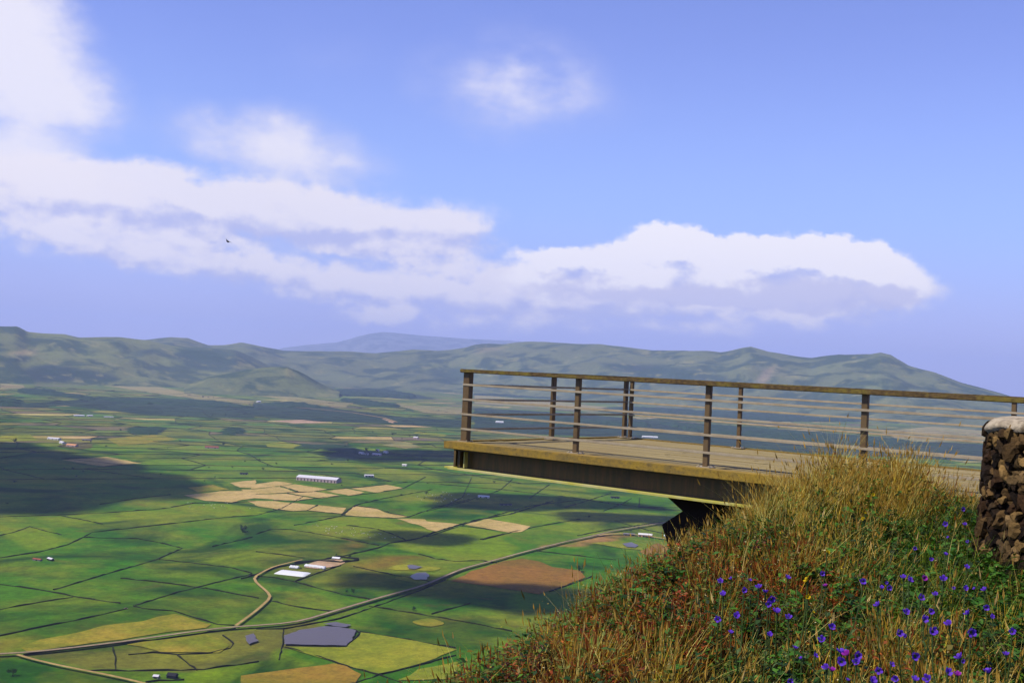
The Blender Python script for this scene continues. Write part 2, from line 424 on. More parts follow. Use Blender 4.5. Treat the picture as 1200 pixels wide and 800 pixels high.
F('yellow2', z3([(640,632),(800,612),(870,630),(900,655),(850,685),(640,680),(500,652)]))
F('lime', z3([(700,770),(800,748),(1010,722),(1010,810),(740,810)]))
F('marsh', z4([(0,600),(270,572),(400,600),(370,650),(110,665),(90,710),(0,716)]))
F('yellow', z4([(120,662),(350,662),(372,645),(410,605),(560,628),(780,668),(620,735),(480,768),(350,735),(250,700)]), 0)
F('lime', z4([(0,720),(90,712),(110,665),(250,702),(300,728),(0,765)]), 0)
F('orange', z4([(-60,775),(0,765),(300,728),(350,738),(420,768),(380,812),(-60,840)]))
F('green', z4([(400,805),(480,772),(620,738),(800,690),(900,700),(900,830),(400,830)]), 0)
F('yellow', z4([(560,790),(640,750),(700,735),(780,720),(900,790)]))
F('bare', z7([(440,285),(540,250),(600,230),(740,212),(800,222),(720,246),(640,252),(520,268)]))
F('yellow', z7([(640,255),(740,248),(880,262),(860,285),(760,275)]))
F('brown', z7([(830,290),(900,255),(960,280),(880,310)]))
# silage yard
F('marsh', z4([(70,352),(160,340),(340,342),(150,404),(60,372)]), 0)
F('pink', z4([(200,330),(330,318),(350,335),(250,360),(190,350)]), 1)

# the near pastures: one sheet of grassland whose greens run into one another
PW = [at(x, y) for x, y in ((-150,556),(300,560),(560,572),(820,585))]
gx = np.arange(-1500, 960, 7.0); gy = np.arange(640, 3400, 7.0); GX, GY = np.meshgrid(gx, gy, indexing='ij')
base = np.array(alb(72,118,8)); CC = np.ones(GX.shape+(3,))*base
WX = GX+14*np.sin(GX/47+1.3*np.sin(GY/61))+9*np.sin(GY/23+GX/31); WY = GY+14*np.sin(GY/53+1.7*np.sin(GX/71))+9*np.sin(GX/19)
def sdist(poly):
    P_ = np.array([(p.x, p.y) for p in poly]); dmin = np.full(GX.shape, 1e9); ins = np.zeros(GX.shape, bool)
    for i in range(len(P_)):
        a_, b_ = P_[i], P_[(i+1)%len(P_)]; e = b_-a_; L2 = e@e+1e-9
        t = np.clip(((WX-a_[0])*e[0]+(WY-a_[1])*e[1])/L2, 0, 1)
        dmin = np.minimum(dmin, np.hypot(WX-a_[0]-t*e[0], WY-a_[1]-t*e[1]))
        cr_ = ((a_[1] > WY) != (b_[1] > WY)) & (WX < (b_[0]-a_[0])*(WY-a_[1])/(b_[1]-a_[1]+1e-9)+a_[0]); ins ^= cr_
    return np.where(ins, dmin, -dmin)
for kind, poly in SOFTF:
    cc, fe = SOFTC[kind]; w = np.clip(.5+sdist(poly)/(2*fe), 0, 1); w = (w*w*(3-2*w)*.85)[..., None]
    CC = CC*(1-w)+np.array(cc)*w
ok_ = (GY > 640) & (GY < 3330-.28*(GX+1500)*0)
nx_, ny_ = GX.shape; V_ = np.stack([GX, GY, np.full(GX.shape, PZ+.2)], -1).reshape(-1, 3)
i_ = (np.arange(nx_-1)[:,None]*ny_+np.arange(ny_-1)[None,:]).ravel()
pxc = 0
mesh_obj('grassland', V_, np.stack([i_, i_+ny_, i_+ny_+1, i_+1], 1).tolist(), pm, cols=CC.reshape(-1, 3))['kind'] = 'structure'
# ponds
def dens2(pts):
    o = []
    for i in range(len(pts)):
        a_, b_ = pts[i], pts[(i+1)%len(pts)]; m_ = max(2, int((b_-a_).length/4))
        for k in range(m_):
            p = a_.lerp(b_, k/m_); w = Vector((p.x/14, p.y/14, 3)); o.append(p+Vector((mn.noise(w)*2.5, mn.noise(w+Vector((5,5,5)))*2.5, 0)))
    return o
mw, n, b = newmat('pond_water', .32, .14)
b.inputs['Base Color'].default_value = (*alb(98,88,86), 1)
bn = n.node('ShaderNodeBump'); bn.inputs['Strength'].default_value = .4; bn.inputs['Distance'].default_value = .4
n.put(bn.inputs['Height'], n.noise(pos(n), .35, 4)); n.l.new(bn.outputs[0], b.inputs['Normal'])
def pond(px, z=PZ+3.2):
    pts = dens2([at(x, y) for x, y in px])
    o = mesh_obj('pond', [(p.x, p.y, z-.5) for p in pts], [tuple(range(len(pts)))], mw)
    if o.data.polygons[0].normal.z < 0: o.data.flip_normals()
    tag(o, kind='structure')
pond(z4([(110,620),(170,600),(270,585),(330,588),(390,602),(375,640),(350,660),(200,658),(112,655)]))
pond(z4([(600,390),(625,375),(665,373),(675,385),(665,402),(620,402)]))
pond(z4([(590,345),(610,343),(650,352),(620,360),(595,358)]))
pond(z7([(765,260),(800,254),(828,268),(815,275),(780,272)]))
pond(z4([(265,574),(310,568),(370,580),(350,588),(300,584)]))
pond([(286,747),(298,744),(302,752),(292,757)])

# ------------------------------------------------------------------ roads
def strip(px, w, z, mat, name, its=3):
    pts = [at(x, y) for x, y in px]
    # densify
    P2 = []
    for i in range(len(pts)-1):
        m_ = max(1, int((pts[i+1]-pts[i]).length/22))
        for k in range(m_): P2.append(pts[i].lerp(pts[i+1], k/m_))
    P2.append(pts[-1])
    for _ in range(its):
        P2 = [P2[0]]+[(P2[i-1]+P2[i]*2+P2[i+1])/4 for i in range(1, len(P2)-1)]+[P2[-1]]
    vs = []; fs = []
    for i, p in enumerate(P2):
        t = (P2[min(i+1, len(P2)-1)]-P2[max(i-1, 0)]).normalized(); s_ = Vector((t.y, -t.x, 0))*w/2
        vs += [(p.x-s_.x, p.y-s_.y, z), (p.x+s_.x, p.y+s_.y, z)]
        if i: fs.append((2*i-2, 2*i-1, 2*i+1, 2*i))
    o = mesh_obj(name, vs, fs, mat)
    if o.data.polygons[0].normal.z < 0: o.data.flip_normals()
    tag(o, kind='structure'); return P2
m_road = mottled('asphalt_dusty', alb(178,156,122), alb(148,128,102), .02, .2)
m_verge = mottled('roadside_verge', alb(44,42,22), alb(70,64,30), .02, .2)
m_track = mottled('dirt_track', alb(190,160,100), alb(170,140,84), .02, .2)
ROAD = [(-60,772),(0,769),(18,770),(85,762),(144,755),(210,745),(276,736),(300,735.3),(339,735),(375,723.5),(420,710),(450,701),(495,689),(522,677),(540,668.6),(570,661),(600,652.5),(620,647),(668,635),(692,630.5),(713,624.5),(740,620),(776,614),(850,602),(930,592)]
strip(ROAD, 8.2, PZ+3.6, m_verge, 'road_verge'); strip(ROAD, 5.2, PZ+3.9, m_road, 'road')
T1 = [(20,770),(39,777.5),(90,786.5),(144,797),(200,812)]
T2 = [(276,735.5),(300,718),(318.6,701),(309,692),(300,684.5),(296,679.5),(300,676.5),(318,666.5),(335,662),(354,657.5)]
strip(T1, 4.5, PZ+3.5, m_track, 'track'); strip(T2, 4.2, PZ+3.5, m_track, 'track', 1)
strip(a2([(130,465),(300,480),(450,495),(600,520),(660,540)]), 16, PZ+3.5, m_track, 'track')
strip([(700,629),(722,625),(745,627),(770,631),(800,636)], 9, PZ+3.5, m_track, 'track')

# ------------------------------------------------------------------ field walls (dark lava-stone walls and hedges)
m_wall = mottled('dark_lava_stone', alb(34,40,18), alb(44,40,26), .03, .4)
def wallmesh(segs, w, h, jit=.95):
    vs = []; fs = []
    for P2 in segs:
        k0 = len(vs)
        for i, p in enumerate(P2):
            t = (P2[min(i+1, len(P2)-1)]-P2[max(i-1, 0)]); t.z = 0; t.normalize()
            ww = w*random.uniform(1-jit*.6, 1+jit*.6)/2; hh = h*random.uniform(1-jit*.6, 1+jit*.5); s_ = Vector((t.y, -t.x, 0))
            for a_, z_ in ((-ww,0),(-ww*.7,hh),(ww*.7,hh),(ww,0)):
                vs.append((p.x+s_.x*a_, p.y+s_.y*a_, p.z+z_))
            if i:
                a0 = k0+4*(i-1); b0 = k0+4*i
                for q in range(3): fs.append((a0+q, a0+q+1, b0+q+1, b0+q))
            
        n_ = len(P2)
        fs.append((k0, k0+3, k0+2, k0+1)); e = k0+4*(n_-1); fs.append((e, e+1, e+2, e+3))
    return vs, fs
def dens(pts, step, wob):
    P2 = []
    for i in range(len(pts)-1):
        m_ = max(1, int((pts[i+1]-pts[i]).length/step))
        for k in range(m_):
            q = pts[i].lerp(pts[i+1], k/m_); q.x += random.uniform(-wob, wob); q.y += random.uniform(-wob, wob); P2.append(q)
    P2.append(pts[-1]); return P2
WALLS = []
def wall(px, label, w=2.9, h=1.8):
    w *= .62; h *= .9
    pts = dens([at(x, y) for x, y in px], 12, .7)
    o = Vector((pts[0].x, pts[0].y, PZ)); pts = [p-o for p in pts]
    vs, fs = wallmesh([pts], w, h)
    ob = mesh_obj('field_wall', vs, fs, m_wall); ob.location = o
    tag(ob, label, 'stone wall', 'dark stone walls between the fields'); WALLS.append(ob)
L = 'dark stone field wall '
wall(z3([(0,152),(230,145),(450,134),(640,120),(760,98),(900,98),(1000,90)]), L+'along the near edge of the large cloud shadow at left')
wall(z3([(-40,314),(0,312),(150,290),(260,262),(320,235),(360,212),(520,195),(700,175),(870,155),(1000,146),(1100,120),(1190,70)]), L+'running longest across the left fields, bending below the shadowed pasture')
wall(z3([(0,225),(60,210),(115,190)]), L+'stub hooking over the low rise at the left edge')
wall(z3([(115,190),(170,205),(240,222)]), L+'faint and short, continuing the low rise at left', 2)
wall(z3([(210,437),(400,380),(540,340),(620,315),(712,275)]), L+'climbing diagonally through the big green pasture at left')
wall(z3([(712,275),(620,252),(540,238),(320,232)]), L+'thin, closing the top of the big green pasture at left', 2)
wall(z3([(620,318),(760,333),(900,350),(982,372)]), L+'on the far side of the pasture beside the dirt track bend')
wall(z3([(530,497),(700,445),(800,420),(900,395),(985,374)]), L+'running diagonally from the small red car to the dirt track bend', 3.4)
wall(z3([(0,415),(160,438),(300,465),(470,490)]), L+'thin, descending from the left edge to the small red car', 2)
wall(z3([(520,502),(600,515),(680,520),(760,545),(850,572),(920,577)]), L+'bordering the top of the golden field beside the road', 2.2)
wall(z3([(-40,520),(0,513),(130,490),(285,465)]), L+'short, second above the golden field at the left edge')
wall(z3([(-40,625),(0,617),(150,585),(350,545),(490,512)]), L+'from the left edge up to the small red car')
wall(z3([(390,103),(530,80),(665,65)]), L+'inside the large cloud shadow at left')
wall(z3([(240,148),(330,165),(400,180)]), L+'faint, in the lime pasture under the large cloud shadow', 1.8)
wall(z3([(800,430),(900,450),(1010,470)]), L+'short, in the pasture left of the dirt track', 2)
wall(z3([(470,392),(600,405),(720,420),(800,432)]), L+'faint, crossing the pasture under the diagonal wall', 1.8)
wall(z3([(830,268),(920,247),(985,232)]), L+'short, left of the white silage yard', 2)
wall(z3([(450,752),(450,700),(440,660)]), L+'running down through the marshy field below the road', 2)
wall(z3([(500,690),(600,683),(690,690),(820,685),(900,665),(912,645),(870,615)]), L+'curling round the golden patch below the road', 2)
wall(z3([(690,690),(770,752)]), L+'short and straight across the marshy field', 2)
wall(z3([(340,752),(560,754),(800,748),(1010,718)]), L+'along the bottom of the marshy field')
wall(z3([(570,800),(620,792),(720,790)]), L+'short, beside the dark shed at the bottom edge')
wall(z3([(90,690),(480,645),(640,628),(920,588)]), L+'following the upper side of the main road', 2.6)
wall(z4([(-60,395),(0,378),(70,352),(200,330),(340,305),(430,285),(490,270),(520,255),(590,245),(640,235),(700,212),(800,182),(860,165),(1000,140),(1160,90)]), L+'longest in the middle, from the silage yard up past the pale stubble', 3.8, 2.4)
wall(z4([(480,264),(290,226),(140,202),(60,200),(0,220)]), L+'above the dark pasture behind the silage yard', 2.4)
wall(z4([(0,288),(100,300),(190,312)]), L+'short, behind the silage yard on its left', 2.2)
wall(z4([(150,185),(330,150),(400,103),(500,80),(600,62),(690,45)]), L+'between the pale stubble strips and the speckled pasture')
wall(z4([(350,185),(470,198),(540,222),(590,245)]), L+'curving inside the speckled lime pasture', 2.4)
wall(z4([(590,155),(700,115),(835,83)]), L+'below the pasture with pale specks')
wall(z4([(150,405),(240,372),(330,342)]), L+'thick, on the near side of the silage yard', 4, 2.6)
wall(z4([(150,330),(250,325),(330,332),(400,322)]), L+'thick hedge-like, behind the white bales', 5, 3.4)
wall(z4([(330,310),(400,318)]), L+'short thick, behind the small yard building', 5, 3)
wall(z4([(0,385),(60,388),(150,405),(240,430),(340,455),(450,475)]), L+'running down right from the white silage sheet', 2.6)
wall(z4([(60,480),(180,508),(300,522)]), L+'short, below the bend of the dirt track', 2)
wall(z4([(635,297),(700,315),(780,326),(870,322),(940,332)]), L+'bending above the main road by the brown field', 2.4)
wall(z4([(380,345),(520,375),(690,408)]), L+'short, between the reddish pasture and the small ponds', 2)
wall(z4([(885,242),(1000,212)]), L+'short, right of the lime pasture', 2.8)
wall(z4([(800,187),(990,212)]), L+'along the lower edge of the right-hand stubble strip', 2)
wall(z4([(685,532),(835,490)]), L+'short, in the green field below the road', 2.6)
wall(z4([(440,500),(700,542),(900,578),(1000,600)]), L+'thin, across the deep green fields below the road', 1.6)
wall(z4([(270,577),(390,597),(408,608),(372,642)]), L+'round the far bank of the violet pond', 3)
wall(z4([(408,600),(560,625),(780,665)]), L+'between the yellow field and the deep green field', 2)
wall(z4([(110,660),(250,700),(350,735),(480,770),(570,800)]), L+'thin, dividing yellow from orange at the bottom', 1.8)
wall(z4([(370,805),(480,770),(620,737),(780,693)]), L+'at the lower edge of the yellow field by the hillside')
wall(z4([(106,588),(105,640),(90,710)]), L+'thin, left of the violet pond', 1.8)
wall(z4([(0,590),(110,590),(330,550),(640,440),(740,398)]), L+'following the lower side of the main road', 2.2)
wall(z7([(0,230),(150,182),(230,157),(400,110),(600,85)]), L+'sloping up under the viewing platform')
wall(z7([(0,130),(160,90),(205,72)]), L+'short, left of the white barn below the platform')
wall(z7([(80,105),(140,75),(175,0)]), L+'short and steep, left under the platform', 2.6)
wall(z7([(230,70),(290,45),(335,5)]), L+'steep, second from the left under the platform', 2.6)
wall(z7([(400,80),(480,25)]), L+'steep, third from the left under the platform', 2.6)
wall(z7([(690,130),(765,100),(800,80)]), L+'steep, rightmost under the platform', 2.6)
wall(z7([(210,240),(420,192),(600,160)]), L+'above the pale green field under the platform')
wall(z7([(540,115),(640,85),(720,60)]), L+'short, by the small dark farm under the platform', 2.6)
wall(z7([(0,20),(290,45),(560,75),(720,100),(960,125)]), L+'horizontal, nearest the beam of the platform', 2.2)
wall(z7([(430,285),(600,305),(740,320)]), L+'thin, in the green field right of the brown field', 2)
wall(z7([(20,530),(170,490)]), L+'short, in the green field under the brown field', 2.6)
wall(z7([(480,445),(600,402),(645,385)]), L+'at the lower right corner of the brown field')
wall(z7([(590,225),(720,200),(920,172)]), L+'behind the pale farmyard by the platform support')
for q, lab in (([(0,388),(190,380),(330,372),(430,356),(620,345),(890,320),(1050,300)], 'above the upper row of pale stubble strips'),
          ([(0,442),(190,446),(330,427),(530,407),(610,404),(800,383),(1020,347),(1190,260)], 'between the two rows of pale stubble strips'),
          ([(0,512),(150,527),(270,523),(540,549),(560,562),(940,582),(1060,572)], 'under the lower row of pale stubble strips'),
          ([(60,330),(200,374)], 'short, at the top left of the pale stubble strips'),
          ([(110,390),(330,427)], 'short, splitting the upper stubble strips'),
          ([(262,522),(350,478)], 'short, splitting the lower stubble strips'),
          ([(538,550),(640,480),(740,455)], 'steep, at the right end of the lower stubble strips'),
          ([(660,485),(830,510),(930,545),(1070,572)], 'curving above the easternmost lower stubble strip')):
    wall(b7(q), L+lab, 3, 1.8)
segs = []
for A, B2 in wall_segs:
    segs.append(dens([A, B2], 50, 2))
vs, fs = wallmesh(segs, 2.3, 1.5)
tag(mesh_obj('field_walls_far', vs, fs, m_wall), kind='stuff')
bpy.data.objects['field_walls_far'].name = 'field_wall_network'
# ------------------------------------------------------------------ hills
def interp(tab, x):
    if x <= tab[0][0]: return tab[0][1]
    for (a, b_), (c_, d_) in zip(tab, tab[1:]):
        if x <= c_: return b_+(d_-b_)*(x-a)/(c_-a)
    return tab[-1][1]
def hillmat():
    m, n, b = newmat('hill_grass', .95, .05)
    a = n.node('ShaderNodeAttribute', attribute_name='Col').outputs['Color']; P = pos(n)
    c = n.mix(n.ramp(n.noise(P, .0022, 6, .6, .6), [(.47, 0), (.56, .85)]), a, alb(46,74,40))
    c = n.mix(n.ramp(n.noise(P, .0045, 5, .6, .4), [(.58, 0), (.66, .6)]), c, alb(150,146,84))
    c = n.mix(1.0, c, n.ramp(n.noise(P, .03, 4, .7), [(.25,.7),(.75,1.3)]), 'MULTIPLY')
    n.put(b.inputs['Base Color'], c); return m
HM = hillmat()
def hills(name, prof, base, width, x0, x1, dx, seed, rough=.25, colour=(104,124,62), patches=(), fr=1.0):
    """prof: skyline (px,py); base: (px, distance of the hill foot)"""
    cols = []; vs = []; fs = []; NV = 34
    n_ = int((x1-x0)/dx)+1
    for i in range(n_):
        x = x0+i*dx
        d = ray(x, interp(prof, x)); hd = math.hypot(d.x, d.y); ux, uy = d.x/hd, d.y/hd
        rb = interp(base, x); rr = rb+width; zr = d.z/hd*rr
        for k in range(NV):
            v = k/(NV-8)          # 0..1 front, beyond 1 the back slope
            r = rb+(rr-rb)*v
            P = Vector((ux*r, uy*r, 0))
            if v <= 1: s_ = .45*v+.55*(v*v*(3-2*v)); e = v*(1-v)*4
            else: s_ = 1-(v-1)**1.5*1.6; e = min(1, (v-1)*3)
            nz = mn.fractal(P*(fr/900)+Vector((seed, 0, 0)), 1, 2, 5)
            rid = abs(mn.noise(P*(fr/1500)+Vector((seed*3, 5, 0))))
            z = PZ+(zr-PZ)*(s_+rough*e*(nz*.55-rid*.35+.05))+ (mn.noise(P/260)*7 if v > .1 else 0)
            if v <= 1: z = min(z, PZ+(zr-PZ)*(s_*.35+.68) if v > .8 else z)
            if v > 1: z = min(z, zr-4*(v-1)*30)
            if v < .04: z = PZ-3
            vs.append((P.x, P.y, z))
            px = proj(Vector((P.x, P.y, z)))
            c = Vector(colour)
            if v <= 1.05:
                for col, poly in patches:
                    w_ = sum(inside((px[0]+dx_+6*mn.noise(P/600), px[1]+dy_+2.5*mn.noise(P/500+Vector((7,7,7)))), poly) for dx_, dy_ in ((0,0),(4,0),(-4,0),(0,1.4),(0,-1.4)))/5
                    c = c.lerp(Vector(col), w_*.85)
            j = .9+.2*mn.noise(P/700+Vector((9,9,seed)))
            cols.append([q*j for q in alb(*c)])
    for i in range(n_-1):
        for k in range(NV-1):
            a = i*NV+k; fs.append((a, a+NV, a+NV+1, a+1))
    o = mesh_obj(name, vs, fs, HM, smooth=True, cols=cols)
    if o.data.polygons[10].normal.z < 0: o.data.flip_normals()
    tag(o, kind='structure'); return o
MAIN = [(-80,402),(0,400),(170,398),(200,395),(220,396),(245,404.5),(262,404.5),(282,401),(300,404.5),(332,411),(400,411.5),(440,413.7),(470,411),(485,409.5),(515,411),(530,409.5),(545,407.5),(555,404),(565,402.5),(590,403),(600,401.8),(615,400.3),(638,400.3),(674,402.6),(704,403.2),(728,406),(764,410.5),(794,410.5),(830,411.2),(845,412.8),(858,410.5),(870,407.5),(880,406.2),(890,409),(900,412),(925,416),(951,419.2),(970,417),(984,415.2),(1005,415.4),(1020,415),(1032,412.8),(1044,415.6),(1054,422),(1065,428.5),(1080,432.5),(1095,436),(1110,441.5),(1125,448),(1155,455.5),(1185,464.5),(1215,473),(1240,478)]
hills('hills', MAIN, [(-80,12500),(200,13000),(400,14200),(600,13800),(800,12500),(1000,11500),(1200,10500)], 3600, -80, 1232, 4, 3.1, .24, (112,122,72),
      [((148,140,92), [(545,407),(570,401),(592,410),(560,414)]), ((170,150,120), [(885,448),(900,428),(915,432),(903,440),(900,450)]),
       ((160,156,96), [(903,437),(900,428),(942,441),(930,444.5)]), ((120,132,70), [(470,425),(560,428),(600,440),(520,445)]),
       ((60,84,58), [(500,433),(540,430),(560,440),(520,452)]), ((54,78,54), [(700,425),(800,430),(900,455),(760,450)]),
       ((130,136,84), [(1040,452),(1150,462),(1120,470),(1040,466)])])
LEFT = [(-80,388),(-40,384),(0,381.8),(20,382),(26,385),(32.5,388.7),(50,390.5),(75,391),(92.5,395.3),(140,395),(175,398.7),(200,405),(225,406.2),(250,407.8),(275,410),(297,419),(318,429),(345,441),(370,448),(390,452)]
hills('hills', LEFT, [(-80,10300),(0,10600),(200,11300),(300,11800),(400,12000)], 2300, -80, 392, 3, 8.3, .26, (122,130,66),
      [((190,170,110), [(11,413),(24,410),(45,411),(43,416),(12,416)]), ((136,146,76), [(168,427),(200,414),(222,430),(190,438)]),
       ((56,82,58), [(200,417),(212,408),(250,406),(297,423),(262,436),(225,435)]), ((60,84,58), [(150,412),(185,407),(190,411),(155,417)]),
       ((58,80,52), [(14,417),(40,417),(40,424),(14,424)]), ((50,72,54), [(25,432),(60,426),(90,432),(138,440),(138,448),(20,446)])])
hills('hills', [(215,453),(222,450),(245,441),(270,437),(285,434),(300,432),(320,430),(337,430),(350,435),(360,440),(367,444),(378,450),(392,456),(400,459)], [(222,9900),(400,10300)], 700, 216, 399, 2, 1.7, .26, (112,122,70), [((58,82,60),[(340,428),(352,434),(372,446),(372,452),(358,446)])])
hills('far_mountain', [(318,412),(332,407.5),(360,404),(395,401),(410,397),(425,392.5),(440,390),(450,389),(465,390),(487,392.5),(515,394.5),(550,397),(575,398),(600,399),(650,405),(700,410)], [(318,44500),(700,44500)], 5000, 318, 698, 4, 4.4, .15, (128,136,124), fr=.6)  # paler ground colour adds to the haze over this peak

# ------------------------------------------------------------------ woods far off
m_wood = mottled('woodland_canopy', alb(34,60,32), alb(50,78,36), .01, .08)
def woods(px, h, step=30, name='woods'):
    poly = [at(x, y) for x, y in px]
    xs = [p.x for p in poly]; ys = [p.y for p in poly]; pp = [(p.x, p.y) for p in poly]
    nx = int((max(xs)-min(xs))/step)+3; ny = int((max(ys)-min(ys))/step)+3
    st = max(step, math.sqrt((max(xs)-min(xs))*(max(ys)-min(ys))/16000))
    nx = int((max(xs)-min(xs))/st)+3; ny = int((max(ys)-min(ys))/st)+3
    H = {}; vs = []; fs = []
    for i in range(nx):
        for j in range(ny):
            x = min(xs)-st+i*st+random.uniform(-.3,.3)*st; y = min(ys)-st+j*st+random.uniform(-.3,.3)*st
            ins = inside((x, y), pp) and mn.noise(Vector((x/170, y/170, 2))) > -.42
            H[i, j] = ins; vs.append((x, y, PZ-1+(h*random.uniform(.55, 1.25) if ins else 0)))
    for i in range(nx-1):
        for j in range(ny-1):
            if any(H[a, b_] for a in (i, i+1) for b_ in (j, j+1)):
                fs.append((i*ny+j, (i+1)*ny+j, (i+1)*ny+j+1, i*ny+j+1))
    o = mesh_obj(name, vs, fs, m_wood); tag(o, kind='stuff'); return o
for q, h in ((a1([(90,310),(200,285),(350,290),(560,325),(540,335),(330,335),(100,330)]), 16),
          (a1([(100,385),(240,388),(270,400),(440,425),(430,437),(260,415),(100,402)]), 12), (a1([(0,425),(90,440),(80,465),(0,460)]), 14),
          (a1([(0,318),(100,335),(120,360),(100,352),(0,326)]), 10),
          (a1([(440,425),(700,430),(1000,440),(1200,470),(1000,470),(600,450)]), 10),
          (a2([(410,430),(520,440),(660,462),(650,470),(520,462),(410,440)]), 14), (a2([(160,400),(420,388),(600,388),(740,412),(740,428),(560,420),(300,412)]), 18),
          (a2([(0,345),(90,345),(60,352),(0,352)]), 12), ([(556,484),(620,486),(700,494),(760,497),(760,503),(690,502),(600,494),(556,492)], 16),
          ([(770,495),(860,500),(960,508),(1040,514),(1100,522),(1030,522),(930,517),(830,509)], 13), ([(556,458),(640,462),(760,470),(760,474),(660,468),(556,463)], 16),
          (a2([(40,450),(220,450),(300,468),(150,470)]), 12), ([(690,480),(740,477),(800,480),(900,485),(1010,494),(900,494),(800,488),(720,484)], 13),
          (a1([(530,352),(580,352),(580,368),(530,368)]), 14), (a1([(785,360),(830,360),(830,375),(785,375)]), 14),
          (a1([(1150,350),(1200,350),(1200,388),(1150,380)]), 12), (a1([(1040,570),(1135,568),(1140,595),(1045,598)]), 9),
          ([(965,472),(1010,470),(1080,475),(1240,486),(1240,490),(1100,484),(1010,477)], 13), (a1([(600,565),(780,560),(720,600),(610,590)]), 5),
          (a2([(210,640),(420,645),(470,665),(460,690),(330,665),(220,655)]), 4), (a2([(320,690),(450,665),(620,680),(560,700),(400,722),(330,715)]), 2)):
    woods(q, h)

# ------------------------------------------------------------------ trees on the plain
m_leaf = attrmat('tree_leaf', .8, .2, .1)
m_bark = mottled('tree_bark', alb(70,54,36), alb(46,36,26), .4, 2)
def make_tree(H, seed, label, group='lone trees on the plain'):
    r = np.random.default_rng(seed); root = empty('tree')
    tag(root, label, 'tree', group)
    mb = MB(); bm = mb.bm
    def limb(a, b_, ra, rb):
        d = (b_-a).normalized(); s_ = d.orthogonal().normalized(); t_ = d.cross(s_); A = []; B_ = []
        for k in range(6):
            an = k*math.pi/3; o_ = s_*math.cos(an)+t_*math.sin(an); A.append(bm.verts.new(a+o_*ra)); B_.append(bm.verts.new(b_+o_*rb))
        for k in range(6): bm.faces.new((A[k], A[(k+1)%6], B_[(k+1)%6], B_[k]))
    top = Vector((0,0,H*.55)); limb(Vector((0,0,-.3)), top, H*.045, H*.02)
    for k in range(5):
        an = r.uniform(0, 6.28); limb(Vector((0,0,H*r.uniform(.25,.5))), Vector((math.cos(an)*H*.28, math.sin(an)*H*.28, H*r.uniform(.55,.8))), H*.018, H*.006)
    mb.build('trunk', m_bark, root)
    N = 700; cl = r.normal(size=(9,3))*[H*.22,H*.22,H*.16]+[0,0,H*.62]; k = r.integers(0, 9, N)
    c = cl[k]+r.normal(size=(N,3))*H*.085; c[:,2] = np.maximum(c[:,2], H*.14)
    a = r.normal(size=(N,3)); a /= np.linalg.norm(a, axis=1)[:,None]; b_ = np.cross(a, r.normal(size=(N,3))); b_ /= np.linalg.norm(b_, axis=1)[:,None]
    s_ = H*.045; V = np.stack([c-a*s_, c-b_*s_*.6, c+a*s_, c+b_*s_*.6], 1).reshape(-1, 3)
    col = np.array(alb(50,80,30))*r.uniform(.6,1.5,(N,1)); col = np.repeat(col, 4, 0)
    mesh_obj('crown', V, [(4*i,4*i+1,4*i+2,4*i+3) for i in range(N)], m_leaf, root, cols=col)
    return root
protos = [make_tree(9, 11, 'x'), make_tree(7, 12, 'x'), make_tree(11, 13, 'x')]
TREES = [(15,792,1.1,'dark bushy tree in the deep green field at the bottom left corner'),(485,715.5,1.0,'low dark tree alone in the green field below the road'),(414,694.5,.6,'small dark bush in the pasture below the silage yard'),(406,694,.5,'smallest bush beside the dark one below the silage yard'),
 (690,606.5,1,'small dark tree at the wall junction under the platform'),(17,518,1.3,'small round tree left of the white farm shed'),(262,522,1.6,'tall dark tree beside the reddish farm building'),(211,517.5,1.1,'small tree at the corner of the golden stubble field'),
 (238,466,1.5,'far tree, leftmost of the short row by the dry track'),(244,466,1.5,'far tree, in the short row by the dry track, second from its left'),(250,466.5,1.6,'far tree, rightmost of the short row by the dry track'),(460,510,1.3,'lower left tree of the pair by the small distant house'),
 (463,509,1.2,'right tree of the pair by the small distant house'),(480,511.5,1.4,'dark tree left of the pale distant house'),(488,512,1.2,'dark tree touching the pale distant house on its right'),(437,507,1.2,'lone faint tree in the far green fields'),
 (417,532,1.3,'dark tree left of the dark hamlet'),(430,529,1.4,'dark tree at the back of the dark hamlet'),(441,529,1.3,'dark tree in the middle of the dark hamlet'),(448,533.5,1.2,'dark tree at the right end of the dark hamlet'),
 (284,623.5,1.3,'dark bush where the wall ends in the big pasture'),(287,625.5,1.1,'lower dark bush where the wall ends in the big pasture'),(683,672,.9,'dark tree at the edge of the brown field by the hillside'),(679,669,1,'left dark tree at the edge of the brown field by the hillside'),
 (739,622.5,.7,'dark tree left of the orange farmhouse'),(394,651,.6,'dark tree behind the little yard building'),(410,654,.6,'dark tree at the right end of the thick yard hedge'),(352,667,.5,'dark bush between the white bales')]
for k, (x, y, s_, lab) in enumerate(TREES):
    t = copy_tree(protos[k%3]) if k > 2 else protos[k]
    t['label'] = lab; t.location = at(x, y); t.rotation_euler.z = k*1.3; t.scale = (s_*1.1, s_*1.1, s_)

k = 0
while k < 70:
    x, y = random.uniform(0, 780), 470+130*random.random()**1.3
    if x > 520 and y < 560: continue
    g_ = at(x, y)
    if mn.noise(Vector((g_.x/500, g_.y/500, 4))) < -.05: continue
    t = copy_tree(protos[k%3]); t.location = g_; t.rotation_euler.z = k*1.7; q_ = random.uniform(.35, .8); t.scale = (q_*1.5, q_*1.3, q_)
    t['label'] = 'small dark bush or low tree beside a field wall, far out on the plain'; t['group'] = 'small bushes along the far field walls'; k += 1

